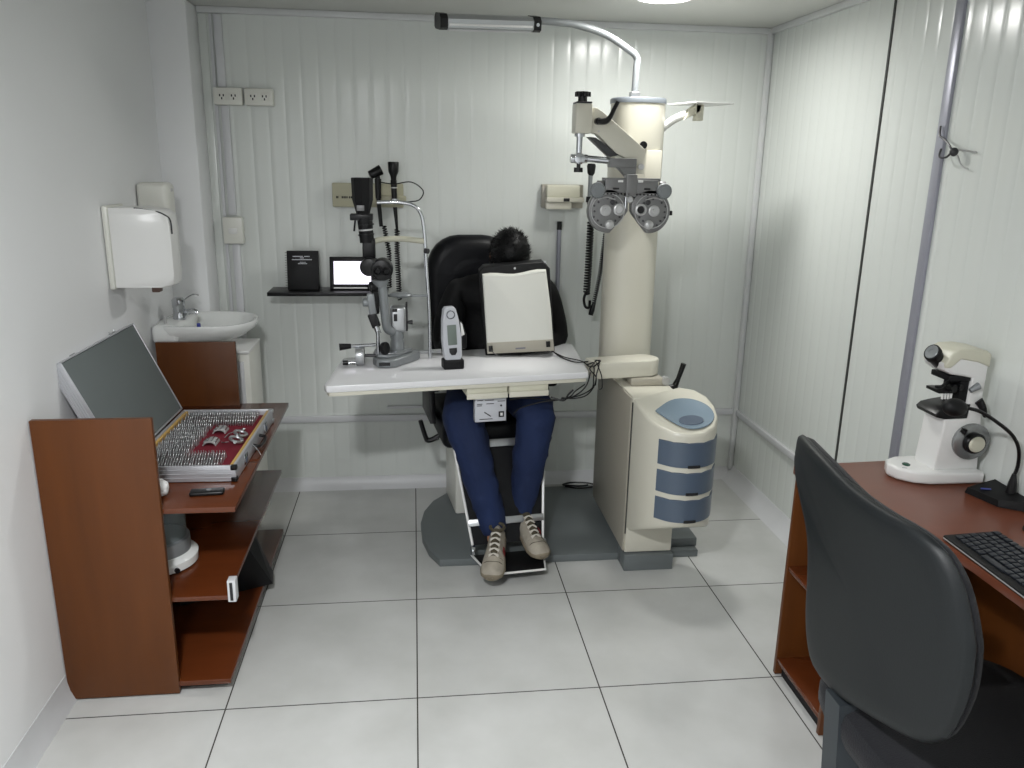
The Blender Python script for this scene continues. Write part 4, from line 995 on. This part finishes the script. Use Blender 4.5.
# hair: cap with many short tufts
hb = MB(Qh); rs = []
for z, k in ((-.095, 1.04), (-.05, 1.12), (-.03, 1.12), (.0, 1.13), (.03, 1.14), (.062, 1.16), (.092, 1.20), (.114, 1.25), (.126, .9)):
    r = .078*min(1, math.sqrt(max(0.02, 1-(max(0, z)/.130)**2)))*k
    ring = []
    for j in range(36):
        a = 2*math.pi*j/36; y = r*1.22*math.sin(a)+.010
        zz = z
        if y < 0 and z < .05: y = max(y, -.074-.25*z); zz = max(z, .030*(-math.sin(a)))
        ring.append(Vector((r*math.cos(a)+random.uniform(-.002, .002), y+random.uniform(-.002, .002), zz+random.uniform(-.002, .002))))
    rs.append(ring)
hb.rings(rs)
for i in range(1500):
    th = math.acos(random.uniform(-.25, 1)); ph = random.uniform(0, 2*math.pi)
    nrm = Vector((math.sin(th)*math.cos(ph), math.sin(th)*math.sin(ph), math.cos(th)))
    p = Vector((nrm.x*.086, nrm.y*.104+.012, nrm.z*.122+.004))
    if p.z < .01 and p.y < -.03: continue
    swirl = Vector((-nrm.y, nrm.x, 0))*.5+Vector((random.uniform(-.6, .6), random.uniform(-.6, .6), random.uniform(-.5, .5)))
    d = (nrm*.55+swirl).normalized(); L_ = random.uniform(.012, .026)
    s_ = nrm.cross(d); s_ = s_.normalized()*.0016 if s_.length > 1e-4 else Vector((.0016, 0, 0))
    u_ = nrm*.0012
    o_ = len(hb.v)
    hb.add([p-s_-u_*2, p+s_-u_*2, p+u_, p+d*L_+nrm*.002], [(0,1,3), (1,2,3), (2,0,3), (0,2,1)])
hb.build('hair', 'hair', t, angle=60)
# jacket: torso, collar and sleeves
jk = [('torso', [((.950, 1.465, .67), (.165, .125)), ((.965, 1.50, .82), (.160, .122)), ((.985, 1.53, .97), (.178, .128)), ((1.00, 1.52, 1.085), (.125, .10)), ((1.018, 1.49, 1.150), (.078, .07)), ((1.028, 1.47, 1.175), (.074, .066))]),
      ('aL', [('@', 'torso', 3), (shL, .098), (mid(shL, elL, .5), .085), (elL, .074), (mid(elL, haL, .5), .056), (mid(elL, haL, .85), .036)]),
      ('aR', [('@', 'torso', 3), (shR, .098), (mid(shR, elR, .5), .085), (elR, .074), (mid(elR, haR, .5), .056), (mid(elR, haR, .85), .036)])]
jo = skin('jacket', jk, 'jacket', t)
js = [('pel', [((.953, 1.45, .655), (.155, .105))]),
      ('lL', [('@', 'pel', 0), (hipL, .105), (mid(hipL, kneeL, .5), .100), (kneeL, .095), (mid(kneeL, ankL, .25), .088), (mid(kneeL, ankL, .6), .074), (mid(kneeL, ankL, .93), .064), (mid(kneeL, ankL, 1.04), .070)]),
      ('lR', [('@', 'pel', 0), (hipR, .105), (mid(hipR, kneeR, .5), .100), (kneeR, .095), (mid(kneeR, ankR, .25), .088), (mid(kneeR, ankR, .6), .074), (mid(kneeR, ankR, .93), .064), (mid(kneeR, ankR, 1.02), .066)])]
jo2 = skin('jeans', js, 'jeans', t)
for o_, st_ in ((jo, .014), (jo2, .030)):
    tx = bpy.data.textures.new('cloth_folds', 'CLOUDS'); tx.noise_scale = .055
    dm = o_.modifiers.new('Folds', 'DISPLACE'); dm.texture = tx; dm.strength = st_; dm.mid_level = .5; dm.texture_coords = 'LOCAL'
# sneakers
def sneaker(heel, toe, zs, tilt, toein):
    h = Vector(heel); to = Vector(toe); d = (to-h); L_ = d.length; d.normalize()
    ang_ = math.atan2(d.y, d.x)
    T = Matrix.Translation(h) @ Matrix.Rotation(ang_, 4, 'Z') @ Matrix.Rotation(tilt, 4, 'Y')
    # local: x from heel to toe, y left, z up
    xs = [0, .02, .06, .12, .18, .23, .265, .285, .292]
    wd = [.021, .032, .036, .037, .044, .048, .043, .028, .010]
    out = MB(T); rs = []
    for x, w in zip(xs, wd):
        X = x*L_/.29; ring = []
        lift = .006*max(0, (x-.2)/.09)**2
        for k in range(16):
            a = 2*math.pi*k/16
            ring.append(Vector((X, w*1.08*(abs(math.cos(a))**.6)*(1 if math.cos(a) > 0 else -1), lift+.014+.014*(abs(math.sin(a))**.6)*(1 if math.sin(a) > 0 else -1))))
        rs.append(ring)
    out.rings(rs); sh = out.build('sneaker_sole', 'sole', None, angle=60)
    up = MB(T); rs = []
    hts = [.075, .088, .095, .088, .068, .056, .048, .038, .024]
    for x, w, hh_ in zip(xs, wd, hts):
        X = x*L_/.29; ring = []
        for k in range(20):
            a = 2*math.pi*k/20; c_ = math.cos(a); s_ = math.sin(a)
            wk = w*(1 if s_ < .3 else (1-.45*(s_-.3)/.7))
            ring.append(Vector((X*1.0, wk*(abs(c_)**.75)*(1 if c_ > 0 else -1), .024+ (hh_-.024)*(s_ if s_ > 0 else 0)*1.0 + (.0 if s_ > 0 else .006*s_))))
        rs.append(ring)
    up.rings(rs)
    return T, L_, sh, up
for heel, toe, tilt in (((.955, .915, .105), (.897, .630, .105), R(11)), ((1.052, 1.030, .118), (1.128, .765, .118), R(11))):
    T, L_, sole, up = sneaker(heel, toe, 0, tilt, 0)
    # re-parent sole under the person
    inv = rootmat(t).inverted(); sole.data.transform(inv); sole.parent = t
    u = up.build('sneaker', 'shoe', t, angle=60)
    sole.parent = u
    s_ = L_/.29
    m = MB(T); m.rings([[Vector((x*s_, w*c_, z)) for c_, z in ((-1, z0_), (-.5, z0_+.004), (0, z0_+.006), (.5, z0_+.004), (1, z0_), (0, z0_-.006))] for x, w, z0_ in ((.075, .018, .100), (.105, .017, .093), (.14, .017, .082), (.175, .015, .070), (.20, .010, .0615))]); m.build('tongue', 'lacedark', u)
    m = MB(T)
    for k in range(5):
        x = (.098+.024*k)*s_; z = .100-.0085*k
        m.tube([(x, -.020, z-.006), (x+.004, 0, z+.004), (x+.010, .020, z-.006)], .0028, 6)
        m.tube([(x, .020, z-.006), (x+.004, 0, z+.005), (x+.010, -.020, z-.006)], .0028, 6)
    m.build('laces', 'lace', u)
    m = MB(T); m.torus((.045*s_, 0, .090), .028, .007, (.15, 0, 1), 20, 8, sx=1.05, sy=.85); m.build('ankle_collar', 'lacedark', u)
    m = MB(T); m.obox((.15*s_, .039, .045), (.03, .004, .03), (12, 0, 0), .001); m.build('side_patch', 'red', u)
    m = MB(T)
    for w_, x0 in ((.0475, .20), (.047, .225)):
        m.tube([((x0)*s_, -w_*.93, .032), ((x0)*s_, -w_*.55, .050), ((x0+.006)*s_, 0, .056), ((x0)*s_, w_*.55, .050), ((x0)*s_, w_*.93, .032)], .0014, 5)
    m.build('stitching', 'lacedark', u)

# ------------------------------------------------------------------ desk at right
t = thing('desk', 'brown laminate desk with open shelf end along the right wall', 'desk', (2.1, -.6, 0))
DZ = .745
pl = [(1.824, .064), (2.349, .092), (2.349, -1.75), (1.965, -1.75), (1.965, -.62), (1.955, -.48), (1.915, -.36), (1.85, -.28), (1.816, -.24), (1.816, .05)]
MB().prism(pl, 'z', DZ-.025, DZ, .002).build('desk_top', 'desk', t)
MB().box(1.814, 2.345, .010, .026, .004, DZ-.026, .001).build('end_panel', 'wood', t)
MB().box(1.814, 1.99, -.300, -.284, .004, DZ-.026, .001).build('shelf_side', 'wood', t)
for z in (.050, .395): MB().box(1.816, 2.10, -.284, .010, z, z+.016, .001).build('shelf', 'wooddark', t)
MB().box(2.10, 2.115, -.284, .010, .004, DZ-.026, .001).build('shelf_back', 'wood', t)
MB().box(2.285, 2.30, -1.70, .009, .20, DZ-.026, .001).build('modesty_panel', 'wood', t)
MB().box(1.99, 2.345, -1.74, -1.722, .004, DZ-.026, .001).build('end_panel', 'wood', t)
MB().box(1.835, 2.09, -.28, .005, 0, .049).build('plinth', 'blackmat', t)

# ------------------------------------------------------------------ lensometer on the desk
t = thing('lensometer', 'white desktop lensometer with black eyepiece and round side dial', 'lensometer', (2.2, -.07, DZ+.0005))
zb_ = DZ+.001
yc = -.060
bpoly = [(2.336, -.138), (2.336, .018), (2.17, .022), (2.10, .018), (2.052, -.005), (2.032, -.045), (2.045, -.085), (2.085, -.120), (2.14, -.136)]
bs = MB().prism(bpoly, 'z', zb_, zb_+.042, .010, 3).build('base', 'white', t)
MB().lathe([(.013, 0), (.013, .003), (.010, .005), (.002, .005)], (2.092, -.062, zb_+.042), 20).build('power_button', 'green', bs)
MB().obox((2.068, -.088, zb_+.0422), (.016, .004, .0006), (0,0,-20)).build('logo_mark', 'inkgrey', bs)
cl = MB().prism([(2.140, zb_+.04), (2.155, .955), (2.158, .962), (2.240, .962), (2.243, 1.093), (2.20, 1.100), (2.150, 1.106), (2.122, 1.120), (2.112, 1.140), (2.128, 1.150), (2.150, 1.165), (2.30, 1.165), (2.30, 1.02), (2.318, .92), (2.332, zb_+.04)], 'y', yc-.052, yc+.052, .008, 3).build('body', 'white', t)
MB().prism([(2.114, 1.138), (2.140, 1.176), (2.168, 1.188), (2.22, 1.190), (2.285, 1.182), (2.302, 1.170), (2.302, 1.130), (2.25, 1.146), (2.178, 1.156), (2.158, 1.140), (2.14, 1.128), (2.120, 1.128)], 'y', yc-.056, yc+.056, .006, 3).build('top_cover', 'creamy', t)
ep = MB(); ep.cyl((2.140, yc, 1.135), (2.098, yc-.01, 1.164), .024, .026, 24, .003); ep = ep.build('eyepiece', 'black', t)
MB().cyl((2.105, yc-.009, 1.159), (2.088, yc-.012, 1.171), .029, n=24, bev=.003).build('eyecup', 'blackmat', ep)
MB().lathe([(.024, 0), (.022, .002), (.010, .001), (.009, -.004)], (2.0875, yc-.012, 1.1712), 20, axis=(-.82, -.12, .57)).build('eyepiece_scale', 'steelgrey', ep)
m = MB(); m.box(2.150, 2.242, yc-.045, yc+.045, 1.082, 1.100, .003); m.box(2.205, 2.244, yc-.040, yc+.040, .962, 1.085, .004); m.build('black_core', 'blackmat', t)
m = MB(); m.tube([(2.112, yc-.03, 1.062), (2.135, yc-.03, 1.062), (2.165, yc-.03, 1.078), (2.21, yc-.03, 1.078)], .005, 8); m.box(2.125, 2.20, yc-.035, yc+.03, 1.040, 1.050, .002); m.cyl((2.175, yc-.05, 1.060), (2.175, yc-.02, 1.060), .013, n=14); m.cyl((2.198, yc-.055, 1.064), (2.198, yc-.02, 1.064), .010, n=14); m.build('lens_holder', 'black', t)
m = MB()
for k in range(4): m.cyl((2.143+k*.012, yc-.034, 1.022), (2.143+k*.012, yc-.034, 1.040), .004, n=8)
m.build('lens_pins', 'white', t)
MB().prism([(2.118, .966), (2.110, .978), (2.128, .992), (2.160, .998), (2.250, 1.01), (2.245, .962), (2.150, .960)], 'y', yc-.055, yc+.05, .004).build('lens_table', 'black', t)
MB().cyl((2.235, yc-.056, 1.055), (2.265, yc-.060, 1.072), .008, .012, 12).build('marking_lever', 'steelgrey', t)
MB().tube([(2.278, yc-.056, 1.022), (2.292, yc-.066, 1.000), (2.308, yc-.066, .972)], [.015, .012, .007], 10).build('prism_lever', 'blackmat', t)
d_ = MB().lathe([(.058, 0), (.060, .004), (.060, .012), (.055, .016), (.030, .017)], (2.275, yc-.052, .886), 40, axis=(0,-1,0)).build('power_dial', 'dial', t)
MB().lathe([(.034, 0), (.034, .014), (.030, .018), (.024, .018)], (2.275, yc-.069, .886), 30, axis=(0,-1,0)).build('dial_ring', 'black', d_)
MB().lathe([(.026, 0), (.026, .020), (.022, .024), (.002, .025)], (2.275, yc-.069, .886), 30, axis=(0,-1,0)).build('dial_cap', 'creamy', d_)
MB().tube([(2.222, yc-.060, .925), (2.232, yc-.075, .922)], .010, 10).build('lock_pin', 'black', t)

for o_ in [t]+list(t.children)+[g for c_ in t.children for g in c_.children]:
    if o_.type == 'MESH':
        ox, oz = 2.336-t.location.x, 0
        kx = .86 if o_.name.split('.')[0] in ('base', 'power_button', 'logo_mark') else .77
        dl = o_.name.split('.')[0] in ('power_dial', 'dial_ring', 'dial_cap')
        for v in o_.data.vertices: v.co.x = v.co.x+.012 if dl else ox+(v.co.x-ox)*kx; v.co.z = oz+(v.co.z-oz)*.95
# gooseneck microphone
t = thing('gooseneck_microphone', 'black gooseneck microphone on a wedge base beside the lensometer', 'microphone', (2.29, -.26, DZ+.0005))
bs = MB(); bs.add([(2.236,-.196,DZ+.001), (2.262,-.305,DZ+.001), (2.340,-.36,DZ+.001), (2.343,-.175,DZ+.001), (2.240,-.200,DZ+.020), (2.264,-.300,DZ+.020), (2.338,-.352,DZ+.030), (2.341,-.18,DZ+.034)],
                   [(3,2,1,0), (4,5,6,7), (0,1,5,4), (1,2,6,5), (2,3,7,6), (3,0,4,7)])
bs = bs.build('base', 'blackmat', t)
MB().obox((2.274, -.232, DZ+.0265), (.026, .010, .002), (-3, -6, -30), .0005).build('talk_switch', 'blue', bs)
MB().lathe([(.015, 0), (.012, .03), (.007, .055), (.006, .06)], (2.326, -.268, DZ+.026), 16).build('neck_socket', 'black', t)
nk = MB().tube([(2.326, -.268, DZ+.08), (2.330, -.27, .86), (2.318, -.275, .91), (2.285, -.28, .955), (2.23, -.28, .995), (2.17, -.28, 1.028), (2.118, -.28, 1.040)], .0052, 8).build('gooseneck', 'black', t)
MB().ell((2.095, -.28, 1.040), (.036, .026, .026), (0, 8, 0), 20, 12).build('foam_windscreen', 'blackmat', nk)
tag(MB().tube([(2.335, -.43, DZ+.003), (2.27, -.42, DZ+.003), (2.225, -.455, DZ+.003), (2.23, -.50, DZ+.003), (2.28, -.53, DZ+.003), (2.34, -.56, DZ+.003)], .0025, 6).build('mouse_cable', 'black'), 'thin black cable curving on the desk behind the keyboard', 'cable')

# keyboard
t = thing('keyboard', 'black computer keyboard on the desk edge at the right', 'keyboard', (2.03, -.72, DZ+.0005), 0)
F = Matrix.Translation((2.035, -.715, DZ+.002)) @ Matrix.Rotation(R(-1.5), 4, 'Z') @ Matrix.Rotation(R(-3), 4, 'Y')
MB(F).box(-.074, .075, -.225, .225, .003, .017, .005, 3).build('housing', 'blackmat', t)
MB(F).box(-.0755, -.0715, -.22, .22, .0085, .012, .001).build('front_edge', 'phorl', t)
cnt = 0
for r_ in range(6):
    x = .062-r_*.0205 - (.004 if r_ else 0)
    for k in range(16):
        y = .205-k*.0205-.004*(r_ % 3)
        if r_ == 5 and k in (5, 6, 7, 8): continue
        if cnt >= 96: break
        m = MB(F); m.box(x-.0085, x+.0085, y-.0085, y+.0085, .0165, .0225, .002); m.build('key', 'key', t); cnt += 1
m = MB(F); m.box(-.0485-.0085, -.0485+.0085, .062-.035-.010, .062+.036, .0165, .0225, .002)
m.build('space_bar', 'key', t)

# ------------------------------------------------------------------ office chair in the foreground
t = thing('office_chair', 'dark grey office chair with curved plastic backrest in the right foreground', 'office chair', (1.72, -.82, 0), 0)
OUT = [(-0.476, 1.023), (-0.5, 1.05), (-0.577, 1.059), (-0.692, 1.061), (-0.828, 1.05), (-0.932, 1.049), (-1.015, 1.052), (-1.074, 1.042), (-1.108, 1.016), (-1.132, 0.976), (-1.152, 0.91), (-1.157, 0.865), (-1.149, 0.778), (-1.114, 0.673), (-1.059, 0.618), (-0.978, 0.587), (-0.862, 0.549), (-0.788, 0.521), (-0.651, 0.499), (-0.6, 0.54), (-0.588, 0.617), (-0.603, 0.741), (-0.6, 0.82), (-0.57, 0.868), (-0.504, 0.918), (-0.448, 0.965)]
def backpt(y, z, off=0):
    u = (y+.84)/.33; v = (z-.62)/.43
    x = 1.535-.05*v+.045*u*u
    n_ = Vector((-1, 0, .12)).normalized()
    return Vector((x, y, z))+n_*off
def outline(s):
    cy, cz = -.83, .80
    return [(cy+(y-cy)*s, cz+(z-cz)*s) for y, z in OUT]
def shell(off_outer, s_list, off_list, name, m_, parent):
    mb = MB(); rs = []
    for s, of in zip(s_list, off_list):
        P = [Vector((u, v, 0)) for u, v in outline(s)]; Q = []
        n_ = len(P)
        for i in range(n_):
            a, b, c, d = P[i-1], P[i], P[(i+1) % n_], P[(i+2) % n_]
            for k in range(3):
                q = k/3; Q.append(.5*((2*b)+(-a+c)*q+(2*a-5*b+4*c-d)*q*q+(-a+3*b-3*c+d)*q**3))
        rs.append([backpt(q.x, q.y, of) for q in Q])
    mb.rings(rs); return mb.build(name, m_, parent, angle=50)
bs_ = shell(0, [.05, .25, .45, .65, .80, .90, .955, .985, 1.0, .99], [-.004, -.004, -.002, .002, .006, .008, .006, .001, -.010, -.016], 'backrest_shell', 'chairback', t)
shell(0, [.975, .985, .975, .94, .8, .5, .1], [-.0165, -.022, -.034, -.046, -.056, -.060, -.060], 'back_cushion', 'fabric', t)
m = MB()
a_ = [(1.520, -.800), (1.520, -.862), (1.572, -.862), (1.572, -.800)]
m.rings([[Vector((x+dx, y+dy, z)) for x, y in a_] for dx, dy, z in ((0, -.012, .330), (.012, .035, .525))]); m.build('back_strut', 'struts', t)
MB().box(1.522, 1.80, -.870, -.815, .330, .360, .004).build('strut_bar', 'struts', t)
se = MB(); rs = []
for z, k in ((.425, .86), (.430, .96), (.455, 1.0), (.485, 1.0), (.505, .96), (.515, .86), (.517, .4)):
    rs.append([Vector((1.80+.265*k*abs(math.cos(a))**.55*(1 if math.cos(a) > 0 else -1), -.87+.25*k*abs(math.sin(a))**.55*(1 if math.sin(a) > 0 else -1), z)) for a in [2*math.pi*i/40 for i in range(40)]])
se.rings(rs); se.build('seat', 'fabric', t)
MB().box(1.66, 1.94, -1.0, -.74, .372, .425, .01).build('tilt_mechanism', 'black', t)
MB().obox((1.60, -.96, .43), (.09, .05, .045), (0, 0, 20), .006).build('height_lever', 'black', t)
for sy in (-1, 1):
    yy = -.87+sy*.285
    a_ = MB().tube([(1.66, yy, .40), (1.70, yy, .52), (1.78, yy, .645)], .016, 10).tube([(1.90, yy, .40), (1.92, yy, .52), (1.91, yy, .645)], .016, 10).cyl((1.78, -.87+sy*.10, .40), (1.78, yy, .40), .014, n=12).build('arm_frame', 'black', t)
    MB().box(1.735, 1.96, yy-.038, yy+.038, .645, .672, .012, 3).build('arm_pad', 'struts', a_)
MB().cyl((1.80, -.87, .11), (1.80, -.87, .375), .028, n=18).build('gas_lift', 'black', t)
for k in range(5):
    a = R(72*k+20); ex, ey = 1.80+.29*math.cos(a), -.87+.29*math.sin(a)
    l_ = MB().tube([(1.80+.03*math.cos(a), -.87+.03*math.sin(a), .125), (1.80+.16*math.cos(a), -.87+.16*math.sin(a), .105), (ex, ey, .075)], [.026, .022, .017], 8).build('leg', 'black', t)
    MB().cyl((ex-.02*math.sin(a), ey+.02*math.cos(a), .029), (ex+.02*math.sin(a), ey-.02*math.cos(a), .029), .028, n=16, bev=.004).cyl((ex, ey, .03), (ex, ey, .078), .008, n=8).build('caster', 'black', l_)

# ------------------------------------------------------------------ camera and view
cam = bpy.data.cameras.new('camera'); co = bpy.data.objects.new('camera', cam); C.objects.link(co)
cam.sensor_fit = 'HORIZONTAL'; cam.sensor_width = 36; cam.lens = 808.1186*36/1024; cam.clip_start = .02
pi_, ya_, ro_ = .2675, .1223, .0183
fwd = Vector((math.sin(ya_)*math.cos(pi_), math.cos(ya_)*math.cos(pi_), -math.sin(pi_)))
r_ = Vector((math.cos(ya_), -math.sin(ya_), 0)); u_ = r_.cross(fwd)
r2 = math.cos(ro_)*r_+math.sin(ro_)*u_; u2 = -math.sin(ro_)*r_+math.cos(ro_)*u_
co.matrix_world = Matrix(((r2.x, u2.x, -fwd.x, .6103), (r2.y, u2.y, -fwd.y, -2.268), (r2.z, u2.z, -fwd.z, 1.6747), (0,0,0,1)))
bpy.context.scene.camera = co
w = bpy.data.worlds.new('world'); bpy.context.scene.world = w; w.use_nodes = True
w.node_tree.nodes['Background'].inputs[0].default_value = (.5,.5,.5,1); w.node_tree.nodes['Background'].inputs[1].default_value = .2
vs = bpy.context.scene.view_settings
vs.view_transform = 'Standard'; vs.look = 'None'; vs.gamma = 1; vs.exposure = 0; vs.use_curve_mapping = False
